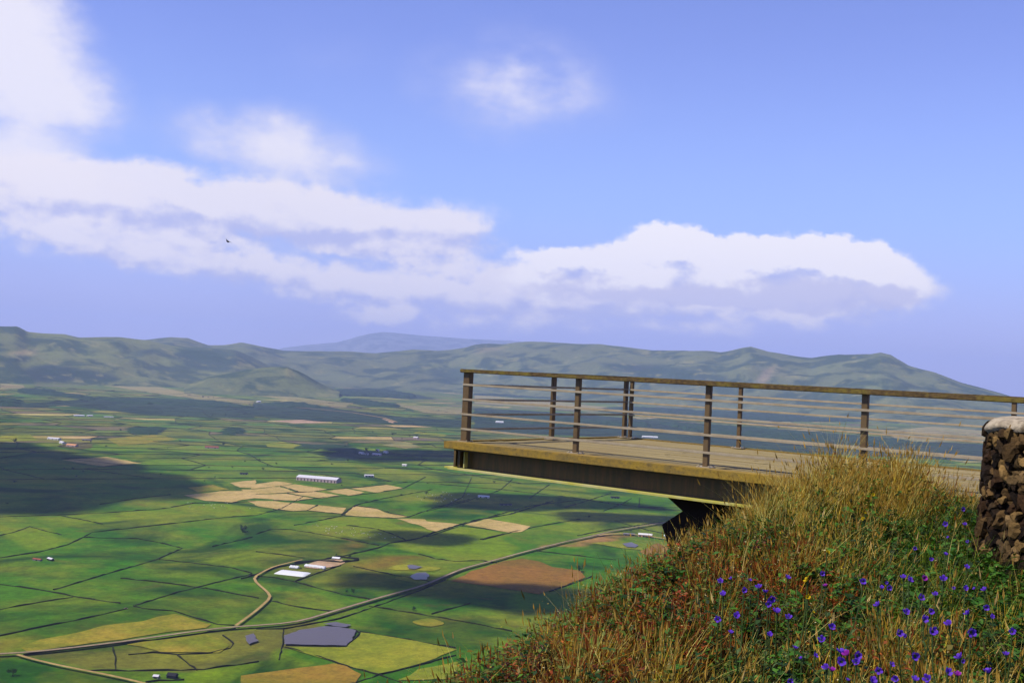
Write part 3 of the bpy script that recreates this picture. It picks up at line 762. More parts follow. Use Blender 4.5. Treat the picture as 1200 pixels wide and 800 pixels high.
# ------------------------------------------------------------------ farm buildings
def plainmat(name, rgb, rough=.7, var=.12, sc=.3):
    return mottled(name, tuple(v*(1-var) for v in alb(*rgb)), tuple(min(.85, v*(1+var)) for v in alb(*rgb)), sc, sc*6, rough)
MW = plainmat('white_render', (236,232,226)); MR = plainmat('pale_roof_sheet', (226,222,226), .5); MP = plainmat('pinkish_render', (206,180,176)); MO = plainmat('orange_render', (222,160,110))
MRR = plainmat('red_tiles', (168,96,70)); MD = plainmat('dark_opening', (36,36,44)); MG = plainmat('grey_block', (130,128,134)); MV = plainmat('white_plastic_sheet', (246,246,246), .4, .05)
def building(A, Bp, wid, he, hr, wm, rm, label, name='farm_building', cat='building', nd=3, over=.5, group='farm buildings on the plain'):
    a = at(*A); b_ = at(*Bp); L_ = (b_-a).length; u = (b_-a).normalized(); v = Vector((-u.y, u.x, 0))
    if v.y < 0: v = -v
    c = (a+b_)/2+v*wid/2; an = math.atan2(u.y, u.x); root = empty(name, (c.x, c.y, PZ), an); tag(root, label, cat, group)
    s_ = 1 if Vector((-u.y, u.x, 0)).y > 0 else -1; X, Y_ = Vector((1,0,0)), Vector((0,s_,0))
    hl = L_/2; hw = wid/2
    mb = MB(); mb.prism([(-hl,-hw,-.5),(-hl,hw,-.5),(-hl,hw,he),(-hl,0,hr),(-hl,-hw,he)], Vector((L_,0,0))); mb.build('wall', wm, root)
    mb = MB(); t = .35
    for sg in (-1, 1):
        sl = (hr-he)/hw; e = hw+over
        mb.prism([(-hl-over,0,hr+.02),(-hl-over,sg*e,hr-sl*e+.02),(-hl-over,sg*e,hr-sl*e+t),(-hl-over,0,hr+t)], Vector((L_+2*over,0,0)))
    mb.build('roof', rm, root)
    if nd:
        for k in range(nd):
            x = -hl+L_*(k+.5)/nd; w_ = min(3, L_/nd*.5)
            o = MB().box((x, -s_*hw, he*.42), (w_, .12, he*.7)).build('door' if k == 0 else 'window', MD, root)
    return root
building((347,562.3),(394,566.2), 34, 9, 14.5, MP, MR, 'long low white-roofed livestock barn above the pale stubble strips', 'long_barn', 'barn', 12)
building((391,565.2),(399,565), 14, 5, 8, MG, MG, 'small grey annexe at the right end of the long barn')
building((427.5,558.6),(438,558.8), 10, 5, 7, MW, MR, 'small white rectangular house right of the long barn', 'white_house', 'house', 3)
building((471,545.8),(476,546.2), 8, 4.5, 7, MW, MW, 'tiny white cottage above and right of the small rectangular house', 'white_house', 'house', 1)
building((560,582.8),(573,583.6), 13, 4, 6, MW, MV, 'bright white barn left of the viewing platform corner, with bare soil beside it', 'white_barn', 'barn', 2)
building((55,514.5),(68,515.6), 18, 5, 8, MW, MR, 'long white shed at the left farm', 'white_barn', 'barn', 3)
building((69,519),(73,520), 14, 5, 8, MW, MR, 'small white house right under the long white shed at left', 'white_house', 'house', 1)
building((77,522.6),(88,523.6), 16, 5, 9, MP, MO, 'orange-tinted farmhouse at the left farm', 'farmhouse', 'house', 2)
building((96,516),(107,516.4), 14, 3.5, 5, MG, MG, 'low grey shed right of the left farm')
building((87,487.8),(99,488), 16, 5, 8, MW, MR, 'distant white building at far left, wider one of two', 'white_barn', 'barn', 0)
building((103,488),(109,488), 14, 5, 8, MW, MR, 'distant white building at far left, narrower one of two', 'white_house', 'house', 0)
building((122,489.2),(133,489.4), 14, 4, 6, MG, MR, 'distant grey building right of the two far white ones')
building((240,525),(256,525.6), 16, 5, 8, MP, MRR, 'dark reddish farm building beside a tall tree', 'farmhouse', 'house', 2)
building((281,555.6),(290,556), 8, 3.5, 5, MG, MD, 'small dark shed by the wall in the middle left fields')
building((420,531.8),(425,532.4), 12, 5, 8, MW, MR, 'grey-white house, leftmost in the dark hamlet', 'white_house', 'house', 1)
building((428,532.8),(431,533), 12, 6, 9, MW, MG, 'narrow white house, second from the left in the dark hamlet', 'white_house', 'house', 1)
building((436,533.2),(446,534), 12, 5, 8, MP, MR, 'pinkish long house in the dark hamlet', 'farmhouse', 'house', 2)
building((440.5,528.6),(444,528.8), 12, 5, 8, MW, MR, 'small white house at the back of the dark hamlet', 'white_house', 'house', 1)
building((449,530.6),(453,531), 12, 5, 8, MW, MR, 'small white house, rightmost in the dark hamlet', 'white_house', 'house', 1)
building((140,446.2),(152,446.8), 60, 9, 14, MW, MR, 'far bright shed under the hills, left one of a pair', 'white_shed', 'shed', 0)
building((149,448.4),(166,448.6), 60, 9, 16, MW, MV, 'far bright shed under the hills, brightest and right one of a pair', 'white_shed', 'shed', 0)
building((176,448.6),(180,448.6), 20, 9, 16, MP, MR, 'narrow pale tower-like building right of the far bright sheds', 'pale_building', 'building', 0)
building((281,460.6),(284,460.6), 20, 16, 18, MW, MW, 'tiny white tower far out right of the dry track', 'white_tower', 'tower', 0)
building((484,513.6),(489,514), 14, 6, 9, MP, MR, 'pale distant house between two dark trees', 'white_house', 'house', 1)
building((581,495.2),(590,495.6), 30, 6, 11, MW, MV, 'white building seen through the left end of the railing', 'white_barn', 'barn', 0)
building((753,512.6),(771,513.4), 22, 6, 10, MW, MV, 'long white building seen through the railing right of the corner post', 'white_barn', 'barn', 0)
building((302,471.6),(306,471.6), 20, 8, 12, MW, MV, 'far white speck of a house in the dark fields', 'white_house', 'house', 0)
building((748,628.6),(764,629.8), 12, 5, 7.5, MO, MW, 'orange-walled farmhouse with a pale roof by the platform support', 'farmhouse', 'house', 4)
building((778,629.6),(785,630.4), 9, 4, 6, MW, MV, 'small white shed at the right of the orange-walled farmhouse', 'white_shed', 'shed', 1)
building((731,627),(744,627.6), 9, 3, 4.5, MG, MG, 'low grey shed left of the orange-walled farmhouse')
building((389,655.4),(397.5,656.2), 7, 3, 4.6, MG, MV, 'little white-roofed hut behind the silage yard', 'yard_hut', 'hut', 1)
building((38,656.2),(47,657.4), 5, 2.6, 3.6, MG, MRR, 'small stone hut, left one of two in the left pasture', 'stone_hut', 'hut', 1, group=None)
building((55,655.8),(60,657.2), 5, 3, 4.4, MD, MR, 'small hut with pale roof, right one of two in the left pasture', 'stone_hut', 'hut', 1, group=None)
building((179,794.5),(185,795), 5, 2.4, 3.6, MG, MR, 'small pale-roofed hut at the bottom edge', 'stone_hut', 'hut', 1, group=None)
building((195,794.5),(205,795.6), 7, 3.4, 5.6, MD, MD, 'dark gabled shed at the bottom edge', 'dark_shed', 'shed', 1, group=None)
building((586,591.8),(600,592), 6, 3, 4, MG, MD, 'small dark ruin by the wall under the platform')
building((716,583.6),(726,584), 8, 3, 5, MG, MD, 'low dark farm shed under the beam')
# silage clamp under white plastic, and wrapped bales
def clamp(A, B_, C_, label, h=2.2):
    a, b_, c_ = at(*A), at(*B_), at(*C_); vs = []; fs = []; NX, NY = 26, 10; o = Vector((a.x, a.y, PZ))
    for i in range(NX+1):
        for j in range(NY+1):
            p = a+(b_-a)*(i/NX)+(c_-a)*(j/NY)-o
            e = min(1, i/2, (NX-i)/2)*math.sin(math.pi*j/NY)**.5
            vs.append((p.x, p.y, h*e*(1+.18*mn.noise(p*.35))+.02))
    for i in range(NX):
        for j in range(NY): a0 = i*(NY+1)+j; fs.append((a0, a0+NY+1, a0+NY+2, a0+1))
    ob = mesh_obj('silage_clamp', vs, fs, MV, smooth=True); ob.location = o
    if ob.data.polygons[60].normal.z < 0: ob.data.flip_normals()
    tag(ob, label, 'silage heap')
clamp((320,672),(356,676),(330,667.2), 'long silage heap under bright white plastic sheeting in the farmyard')
mb = MB(); bmesh.ops.create_cone(mb.bm, cap_ends=True, segments=20, radius1=2.0, radius2=2.0, depth=3.6, matrix=Matrix.Translation((0,0,1.9)) @ Matrix.Rotation(math.pi/2, 4, 'Y'))
bmesh.ops.bevel(mb.bm, geom=[e for e in mb.bm.edges if len(e.link_faces) == 2 and any(len(f.verts) > 4 for f in e.link_faces)], offset=.3, segments=3, affect='EDGES')
b0 = mb.build('silage_bale', MV, smooth=True)
k = 0
for (x0, x1, y0, y1, nn, gl) in ((340.5,350,665.6,666.6,6,'white wrapped round bale in the smaller left heap of the silage yard'),(358,381,664,667,16,'white wrapped round bale in the larger right heap of the silage yard')):
    for row in range(2):
        for i in range(nn):
            o = b0 if k == 0 else b0.copy()
            if k: COL.objects.link(o)
            k += 1
            f = (i+.5*row)/nn; o.location = at(x0+(x1-x0)*f, y0+(y1-y0)*f-row*1.1+random.uniform(-.15,.15)); o.rotation_euler.z = random.uniform(0, 3); o.location.z = PZ
            tag(o, gl, 'silage bale', 'wrapped bales in the left heap' if nn == 6 else 'wrapped bales in the right heap')
# small red car at the wall junction
car = empty('parked_car', at(147.5,713.4), .5); tag(car, 'small dark red car parked at a gate between the left fields', 'car'); car.scale = (1.3,1.3,1.3)
m_car, _n, b = newmat('red_car_paint', .3, .5); b.inputs['Base Color'].default_value = (*alb(120,30,30), 1)
m_gl, _n, b = newmat('car_glass', .1, .5); b.inputs['Base Color'].default_value = (.02,.025,.03,1)
m_ty, _n, b = newmat('tyre_rubber', .8); b.inputs['Base Color'].default_value = (.02,.02,.02,1)
MB().prism([(-2,-.8,.3),(2,-.8,.3),(2.05,-.8,.75),(1.1,-.8,.92),(.5,-.8,1.4),(-1.2,-.8,1.42),(-1.95,-.8,.95)], Vector((0,1.6,0))).build('body', m_car, car)
MB().prism([(1.0,-.72,.95),(.52,-.72,1.36),(-1.15,-.72,1.38),(-1.6,-.72,.98)], Vector((0,1.44,0))).build('glass', m_gl, car).scale = (1.0,1.13,1.0)
for sx_ in (-1.25,1.25):
    for sy in (-.72,.72):
        mb = MB(); bmesh.ops.create_cone(mb.bm, cap_ends=True, segments=14, radius1=.32, radius2=.32, depth=.22, matrix=Matrix.Translation((sx_,sy,.32)) @ Matrix.Rotation(math.pi/2,4,'X')); mb.build('wheel', m_ty, car)

# ------------------------------------------------------------------ cattle as far pale specks
m_cow = attrmat('cow_hide', .8)
def cow_mesh():
    mb = MB(); bm = mb.bm
    vs = [(0,0,1.05),(-.95,0,1.1),(-.5,0,1.02),(.55,0,1.05),(.95,0,1.15),(1.3,0,1.25),(1.65,0,1.05)]; r_ = [.46,.34,.46,.44,.3,.2,.12]
    es = [(1,2),(2,0),(0,3),(3,4),(4,5),(5,6)]
    for sx_ in (-.75,.7):
        for sy in (-.24,.24):
            k = len(vs); vs += [(sx_,sy,.75),(sx_,sy,.35),(sx_+.03,sy,.02)]; r_ += [.17,.09,.08]; es += [(2 if sx_ < 0 else 3,k),(k,k+1),(k+1,k+2)]
    bm.free(); me = bpy.data.meshes.new('cow'); me.from_pydata(vs, es, []); o = bpy.data.objects.new('cow', me); COL.objects.link(o)
    md = o.modifiers.new('s', 'SKIN'); 
    for v, q in zip(me.skin_vertices[0].data if me.skin_vertices else [], r_): v.radius = (q, q)
    return o, r_
co_, rr_ = cow_mesh()
if not co_.data.skin_vertices:
    bpy.context.view_layer.objects.active = co_; co_.select_set(True); bpy.ops.mesh.customdata_skin_add()
for v, q in zip(co_.data.skin_vertices[0].data, rr_): v.radius = (q, q)
co_.data.skin_vertices[0].data[0].use_root = True
co_.modifiers.new('d', 'SUBSURF').levels = 1
dg = bpy.context.evaluated_depsgraph_get(); me2 = bpy.data.meshes.new_from_object(co_.evaluated_get(dg)); bpy.data.objects.remove(co_)
cowm = []
for kk, (c1, c2) in enumerate((((235,230,220),(40,36,34)),((240,236,228),(235,230,220)),((150,90,50),(220,200,170)))):
    q = me2.copy(); q.name = 'cow'; q.materials.clear(); q.materials.append(m_cow); a_ = q.color_attributes.new('Col','FLOAT_COLOR','POINT')
    cc = []
    for v in q.vertices: w_ = mn.noise(v.co*1.4+Vector((kk*5,0,0))) > .08; cc += [*alb(*(c2 if w_ else c1)), 1]
    a_.data.foreach_set('color', cc); cowm.append(q)
for px, N, lab in ((z3([(705,100),(740,98),(900,95),(990,125),(860,122),(700,118)]), 22, 'pale cow grazing in the pasture left of the stubble strips'),
              (z4([(190,190),(260,182),(430,205),(560,232),(500,243),(300,225)]), 46, 'pale cow grazing in the lime pasture above the silage yard'),
              (z4([(620,70),(690,50),(840,62),(830,82),(740,105),(640,90)]), 52, 'pale cow grazing in the pasture left of the platform')):
    xs = [p[0] for p in px]; ys = [p[1] for p in px]; c_ = 0
    while c_ < N:
        p = (random.uniform(min(xs), max(xs)), random.uniform(min(ys), max(ys)))
        if not inside(p, px): continue
        o = bpy.data.objects.new('cow', cowm[random.choice((0,1,1,2))]); COL.objects.link(o); o.location = at(*p); o.location.z = PZ+1.2; o.rotation_euler.z = random.uniform(0, 6.28)
        o.scale = (1.15,)*3; tag(o, lab, 'cow', 'cattle '+lab[17:]); c_ += 1

# ------------------------------------------------------------------ clouds overhead, out of the frame, that shade the plain
m_cl, n, b = newmat('cloud_vapour', 1, 0); b.inputs['Base Color'].default_value = (.85,.85,.88,1)
ca = n.node('ShaderNodeAttribute', attribute_name='Col').outputs['Fac']
n.put(b.inputs['Alpha'], n.math('MULTIPLY', n.smooth(n.math('ADD', ca, n.math('MULTIPLY', n.math('SUBTRACT', n.noise(pos(n), .008, 6, .65), .5), .5)), .08, .80), .84))
def shade_cloud(poly, seed):
    ZC = 4200 if seed == 8 else 2500
    g = [at(x, y) for x, y in poly]; c0 = sum(g, Vector())/len(g)
    off = SD*((ZC-PZ)/SD.z); c1 = c0+off
    pp = [(p.x-c0.x, p.y-c0.y) for p in g]
    xs = [p[0] for p in pp]; ys = [p[1] for p in pp]; nx = 60; ny = 60; m_ = 90
    x0, x1, y0, y1 = min(xs)-m_, max(xs)+m_, min(ys)-m_, max(ys)+m_
    vs = []; ins = []
    for i in range(nx):
        for j in range(ny):
            x = x0+(x1-x0)*i/(nx-1); y = y0+(y1-y0)*j/(ny-1)
            w = Vector((x, y, seed*777)); q = (x+150*mn.noise(w/260)+50*mn.noise(w/80), y+110*mn.noise(w/260+Vector((7,7,7)))+40*mn.noise(w/80+Vector((3,3,3))))
            ins.append(inside(q, pp)); vs.append((x, y, 60*(1+mn.noise(w/120)) if ins[-1] else 0))
    A_ = np.array(ins, float).reshape(nx, ny)
    for _ in range(7):
        B_ = np.pad(A_, 1); A_ = (B_[1:-1,1:-1]*2+B_[:-2,1:-1]+B_[2:,1:-1]+B_[1:-1,:-2]+B_[1:-1,2:])/6
    al = A_.ravel(); cc_ = np.stack([al, al, al], 1); cc_ = np.r_[cc_, cc_]
    vs = [(v[0], v[1], 70*(1+mn.noise(Vector(v)/120))*a_) for v, a_ in zip(vs, al)]
    N = len(vs); vs2 = vs+[(x, y, -12) for x, y, z in vs]; fs = []
    for i in range(nx-1):
        for j in range(ny-1):
            a = [i*ny+j, (i+1)*ny+j, (i+1)*ny+j+1, i*ny+j+1]
            if max(al[k] for k in a) > .02: fs.append(tuple(a)); fs.append(tuple(k+N for k in reversed(a)))
    if not fs: return
    o = mesh_obj('cloud', vs2, fs, m_cl, smooth=True, cols=cc_); o.location = c1
    return o
CL = [([(-60,520),(30,520),(80,532),(150,545),(200,560),(225,572),(190,585),(100,592),(20,600),(-60,610)], 'broad white cloud overhead that shades the left edge of the plain'),
      ([(520,577),(580,580),(650,582),(740,590),(740,598),(640,600),(560,596),(500,594)], 'long white cloud overhead that shades the fields under the platform'),
      ([(680,600),(740,600),(780,606),(760,616),(700,614)], 'small white cloud overhead beside the long one'),
      ([(445,622),(520,628),(500,640),(455,636)], 'small white cloud overhead that shades the middle fields'),
      ([(380,675),(470,672),(520,684),(470,690),(400,686)], 'small white cloud overhead that shades the fields behind the road'),
      ([(520,684),(640,690),(700,700),(620,712),(520,700)], 'white cloud overhead that shades the green field by the hillside'),
      ([(380,523),(460,528),(560,527),(620,532),(540,540),(420,542),(385,535)], 'wide white cloud overhead that shades the dark hamlet')]
for k, (p, lab) in enumerate(CL):
    o = shade_cloud(p, k+1)
    if o: tag(o, lab, 'cloud')
# ------------------------------------------------------------------ a bird
m_b, _n, b = newmat('bird_plumage', .8); b.inputs['Base Color'].default_value = (.03,.03,.035,1)
bp = ray(267,283)*70
vs = []; fs = []
segs_ = [(-.17,.004,0),(-.13,.03,.0),(-.07,.05,0),(0,.058,0),(.07,.045,.004),(.11,.033,.008),(.14,.03,.01),(.17,.012,.006),(.2,.003,0)]
for i, (x, r_, z) in enumerate(segs_):
    for k in range(8): an = k*math.pi/4; vs.append((x, r_*math.cos(an), z+r_*math.sin(an)))
    if i:
        for k in range(8): a, b2 = (i-1)*8+k, (i-1)*8+(k+1)%8; fs.append((a, b2, b2+8, a+8))
for sg in (-1, 1):
    k = len(vs); vs += [(.08,sg*.03,.02),(-.04,sg*.03,.02),(.07,sg*.16,.07),(-.05,sg*.15,.065),(-.06,sg*.32,.04),(.0,sg*.24,.06),(.08,sg*.03,.01),(-.04,sg*.03,.01)]
    fs += [(k,k+2,k+3,k+1),(k+2,k+5,k+4,k+3)]
k = len(vs); vs += [(-.14,0,0),(-.26,.045,0),(-.26,-.045,0)]; fs.append((k,k+1,k+2))
bo = mesh_obj('bird', vs, fs, m_b, smooth=False); bo.location = bp; bo.rotation_euler = (.4,-.2,2.4)
tag(bo, 'tiny dark bird flying in front of the long white cloud', 'bird')
#PART3
# ------------------------------------------------------------------ viewing platform
PA = .700816; X0, Y0 = -.595, 16.43; SP = 1.966; WID = 3.98; HD = -1.104
d1 = Vector((math.cos(PA), -math.sin(PA), 0)); d2 = Vector((math.sin(PA), math.cos(PA), 0)); UP = Vector((0,0,1)); AX = (d1, d2, UP)
def pp(t, q, z): return Vector((X0, Y0, 0))+d1*t+d2*q+UP*z
def local(v): return v
m_deck, n, b = newmat('weathered_deck_boards', .75, .2)
tc = n.node('ShaderNodeAttribute', attribute_name='Col').outputs['Color']
v = objc(n)
mp = n.node('ShaderNodeMapping'); n.put(mp.inputs[0], v); mp.inputs['Rotation'].default_value = (0,0,PA); mp.inputs['Scale'].default_value = (.5, 9, 1)
c = n.mix(1., tc, n.ramp(n.noise(mp.outputs[0], 3, 7, .65), [(.25,.7),(.75,1.3)]), 'MULTIPLY')
c = n.mix(n.ramp(n.noise(v, .8, 6, .65), [(.55,0),(.75,.5)]), c, alb(150,120,74))
n.put(b.inputs['Base Color'], c)
m_edge, n, b = newmat('lichened_timber', .85, .15); v = objc(n)
mp = n.node('ShaderNodeMapping'); n.put(mp.inputs[0], v); mp.inputs['Rotation'].default_value = (0,0,PA); mp.inputs['Scale'].default_value = (.35, 3, 3)
c = n.mix(n.ramp(n.noise(mp.outputs[0], 5, 7, .68), [(.38,0),(.62,1)]), alb(170,138,58), alb(130,112,66))
c = n.mix(n.ramp(n.noise(v, 1.1, 6, .7), [(.50,0),(.70,.6)]), c, alb(190,156,40))
c = n.mix(n.ramp(n.noise(mp.outputs[0], 14, 5, .7), [(.52,0),(.72,.8)]), c, alb(70,54,34))
n.put(b.inputs['Base Color'], c)
m_rail, n, b = newmat('weathered_handrail_timber', .8, .2); v = objc(n)
mp = n.node('ShaderNodeMapping'); n.put(mp.inputs[0], v); mp.inputs['Rotation'].default_value = (0,0,PA); mp.inputs['Scale'].default_value = (.3, 5, 8)
c = n.mix(n.ramp(n.noise(mp.outputs[0], 5, 7, .68), [(.4,0),(.6,1)]), alb(120,98,58), alb(78,62,40))
c = n.mix(n.ramp(n.noise(v, 2.2, 6, .75), [(.50,0),(.66,.75)]), c, alb(150,136,48))
n.put(b.inputs['Base Color'], c)
m_steel, n, b = newmat('painted_grey_steel', .45, .4); v = objc(n)
c = n.mix(n.ramp(n.noise(v, 4, 6, .7), [(.45,0),(.7,.7)]), alb(128,104,66), alb(92,64,36)); n.put(b.inputs['Base Color'], c); b.inputs['Metallic'].default_value = .25
m_galv, n, b = newmat('dull_galvanised_steel', .38, .5); v = objc(n)
c = n.mix(n.ramp(n.noise(v, 5, 6, .7), [(.4,0),(.7,.6)]), alb(196,180,148), alb(146,124,90)); n.put(b.inputs['Base Color'], c); b.inputs['Metallic'].default_value = .1
m_beam, n, b = newmat('dark_olive_beam_paint', .5, .35); v = objc(n)
mp = n.node('ShaderNodeMapping'); n.put(mp.inputs[0], v); mp.inputs['Scale'].default_value = (2,2,.6)
mp.inputs['Scale'].default_value = (6,6,.5)
c = n.mix(n.ramp(n.noise(mp.outputs[0], 2.2, 7, .72), [(.42,0),(.72,.95)]), alb(92,80,34), alb(136,98,48)); c = n.mix(n.ramp(n.noise(v, 1.7, 6, .75), [(.55,0),(.7,.7)]), c, alb(60,50,30)); n.put(b.inputs['Base Color'], c)
m_flange, n, b = newmat('sunlit_beam_flange', .6, .3); v = objc(n)
c = n.mix(n.ramp(n.noise(v, 1.6, 6, .7), [(.4,0),(.6,1)]), alb(214,206,140), alb(200,192,80)); n.put(b.inputs['Base Color'], c)  # sun caught by the flange is put into this pale yellow colour
plat = empty('viewing_platform', pp(0,0,HD)); PL = plat.location.copy()
tag(plat, 'cantilevered steel and timber viewing platform with railings jutting out over the plain', 'viewing platform')
def part(mb, name, mat, parent=plat, **kw):
    o = mb.build(name, mat, parent, **kw)
    o.data.transform(Matrix.Translation(-PL)); return o
T1_, T2_ = -.13, 16.0
# boards of the deck (one part)
vs = []; fs = []; cols = []
NB = 28; q0, q1 = .02, WID+.02-.0; bw = (q1-q0)/NB
for k in range(NB):
    t = T1_+.06
    while t < T2_:
        ln = random.uniform(2.4, 4.2); e = min(T2_, t+ln); kk = len(vs); z = HD+random.uniform(-.003,.004)
        a_, b_ = q0+k*bw+.004, q0+(k+1)*bw-.005
        for zz in (z, z-.04):
            for (tt, qq) in ((t+.002,a_),(e-.003,a_),(e-.003,b_),(t+.002,b_)): vs.append(pp(tt,qq,zz)-PL)
        fs += [(kk,kk+1,kk+2,kk+3),(kk,kk+4,kk+5,kk+1),(kk+2,kk+6,kk+7,kk+3),(kk+1,kk+5,kk+6,kk+2),(kk,kk+3,kk+7,kk+4)]
        g = random.uniform(.82,1.15); cols += [[q*g for q in alb(160,142,92)]]*8; t = e
mesh_obj('deck', vs, fs, m_deck, plat, cols=cols)
# slab under the boards so that nothing shows through the gaps
mb = MB(); mb.box(pp((T1_+T2_)/2, WID/2, HD-.075), (T2_-T1_-.02, WID+.06, .06), AX); part(mb, 'deck_frame', m_beam)
# edge boards
eb = .105
mb = MB(); mb.box(pp((T1_+T2_)/2-.03, -.13, HD-.035), (T2_-T1_+.06, .24, eb), AX, .008); part(mb, 'edge_board', m_edge)
mb = MB(); mb.box(pp((T1_+T2_)/2-.05, WID+.13, HD-.035), (T2_-T1_+.1, .18, eb), AX, .008); part(mb, 'edge_board', m_edge)
mb = MB(); mb.box(pp(T1_-.005, WID/2, HD-.033), (.11, WID+.02, eb), AX, .008); part(mb, 'edge_board', m_edge)
# beams
ZB = -1.475; ZT = HD-.095
def ibeam(qc, name='beam'):
    mb = MB(); L_ = T2_-(-.12); tc_ = (T2_-.12)/2
    mb.box(pp(tc_, qc, (ZT+ZB)/2), (L_, .03, ZT-ZB-.0), AX)
    mb.box(pp(tc_, qc, ZT-.012), (L_, .2, .02), AX)
    mb.box(pp(.0, qc-.06, (ZT+ZB)/2), (.02, .09, ZT-ZB-.06), AX)
    o = part(mb, name, m_beam)
    mb = MB(); mb.box(pp(tc_-.02, qc-(.0 if qc > 1 else .02), ZB), (L_+.05, .30, .024), AX); part(mb, 'beam_flange', m_flange, o)
    return o
for qc in (.0, WID/2, WID-.0): ibeam(qc)
mb = MB(); mb.box(pp(-.19, WID/2, (ZT+ZB)/2), (.04, WID-.0, ZT-ZB-.0), AX); eo = part(mb, 'end_beam', m_beam)
mb = MB(); mb.box(pp(.1, -.085, (ZT+ZB)/2), (.018, .07, ZT-ZB-.05), AX); part(mb, 'stiffener', m_flange)
mb = MB(); mb.box(pp(-.22, WID/2, ZB-.002), (.24, WID+.1, .022), AX); part(mb, 'beam_flange', m_flange, eo)
# posts, base plates, bars and handrail: one railing per side
ZR = -.052
def post(t, q, w=(.06,.05)):
    mb = MB(); mb.box(pp(t, q, (HD+.02+ZR-.05)/2), (w[0], w[1], ZR-.05-HD-.02), AX, .004); o = part(mb, 'railing_post', m_steel)
    mb = MB(); mb.box(pp(t, q, HD+.019), (.19,.15,.012), AX, .003)
    for a_ in (-.07,.07):
        for b_ in (-.05,.05): mb.box(pp(t+a_, q+b_, HD+.032), (.022,.022,.016), AX, .003)
    part(mb, 'base_plate', m_galv, o)
NP = 8
for k in range(NP): post(k*SP, 0, (.07,.055) if k else (.115,.09))
for k in range(NP): post(.12+k*2.055, WID)
post(0, WID/2, (.05,.085)); post(0, WID, (.05,.085))
def bars(p0, p1, along, side):
    for k in range(4):
        z = HD+ (ZR-HD)*(.185+.2*k)
        a_ = p0+UP*z; b_ = p1+UP*z; c_ = (a_+b_)/2+side*.047; ln = (b_-a_).length
        s_ = along.cross(UP)
        mb = MB(); mb.box(c_, (ln, .014, .030), (along, s_, UP), .003); part(mb, 'railing_bar', m_galv)
base = Vector((X0,Y0,0))
TE = SP*(NP-1)+.1
bars(base+d1*-.06, base+d1*TE, d1, -d2*1.0)
bars(base+d1*.1+d2*WID, base+d1*TE+d2*WID, d1, -d2*1.0)
bars(base+d2*.0, base+d2*WID, d2, d1)
HRz = ZR-.03
mb = MB(); mb.box(pp(TE/2-.02, -.02, HRz), (TE+.14, .15, .052), AX, .008); part(mb, 'handrail', m_rail)
mb = MB(); mb.box(pp(TE/2, WID+.0, HRz-.001), (TE-.0, .13, .05), AX, .008); part(mb, 'handrail', m_rail)
mb = MB(); mb.box(pp(0, WID/2+.03, HRz-.0015), (.13, WID-.1, .05), AX, .008); part(mb, 'handrail', m_rail)
# support: flared bracket and block under the beams
m_conc, n, b = newmat('shaded_drip_stained_concrete', .9, .1); v = objc(n)
mp = n.node('ShaderNodeMapping'); n.put(mp.inputs[0], v); mp.inputs['Scale'].default_value = (9,9,.35)
c = n.mix(n.ramp(n.noise(mp.outputs[0], 1.2, 6, .7), [(.60,0),(.70,.9)]), alb(54,44,38), alb(130,118,100)); n.put(b.inputs['Base Color'], c)  # shadow under the deck put into the dark base; pale drip streaks over it
def side_pt(x, y, q=.25):
    """point on the vertical plane of the near beam"""
    d = ray(x, y); nrm = d2; k = (Vector((X0,Y0,0))+d2*q).dot(nrm)/d.dot(nrm); return d*k
poly = [side_pt(777,584.5), side_pt(800,598.5), side_pt(775.5,614.5), side_pt(786,650), side_pt(800,690), side_pt(842,690), side_pt(839,594.2)]
zt = ZB-.02
poly[0].z = zt; poly[-1].z = zt
mb = MB(); mb.prism(poly, d2*(WID-.5)); part(mb, 'support_pier', m_conc)
poly = [side_pt(848,595), side_pt(848,690), side_pt(905,690), side_pt(905,600)]; poly[0].z = zt; poly[-1].z = zt
mb = MB(); mb.prism(poly, d2*(WID-.5)); part(mb, 'support_pier', m_conc)

# ------------------------------------------------------------------ the hillside the viewer stands on
def sig(x): return 1/(1+math.exp(-max(-40, min(40, x))))
def sst(a, b_, x): x = max(0, min(1, (x-a)/(b_-a))); return x*x*(3-2*x)
def ground(x, y):
    s = -.764*x+.645*y; t = .645*x+.764*y
    h = -1.62+.076*min(max(t, -3), 8.6)
    h += .30*math.exp(-((s-3.45)/(.95 if s > 3.45 else .55))**2-((t-8.1)/1.25)**2)
    h += .15*math.exp(-((s-3.6)/.9)**2-((t-5.6)/1.3)**2)
    # dip toward the platform
    far = max(0, t-8.7)
    h -= min(1.5, .5*far)*sst(1.0, 3.6, s) + min(.35, .2*far)*(1-sst(1.0,3.6,s))
    # brow: the slope drops away to the plain
    brow = 3.18+.14*max(0, min(t, 7.5)-3)
    e = s-brow; k = .22
    drop = math.log1p(math.exp(e/k))*k if e < 4 else e
    h -= drop*(.92 if drop < 1e9 else 1)
    h += .05*mn.noise(Vector((x*1.1, y*1.1, 0)))+.03*mn.noise(Vector((x*3, y*3, 5)))
    return max(h, PZ-2)
m_soil, n, b = newmat('hillside_soil', 1, .05); v = pos(n)
c = n.mix(n.ramp(n.noise(v, 1.4, 6, .65), [(.4,0),(.6,1)]), alb(32,26,10), alb(26,32,8)); c = n.mix(n.ramp(n.noise(v, 9, 6, .7), [(.45,0),(.65,.8)]), c, alb(56,40,16))
n.put(b.inputs['Base Color'], c)
bn = n.node('ShaderNodeBump'); bn.inputs['Distance'].default_value = .08; n.put(bn.inputs['Height'], n.noise(v, 14, 6, .7)); n.l.new(bn.outputs[0], b.inputs['Normal'])
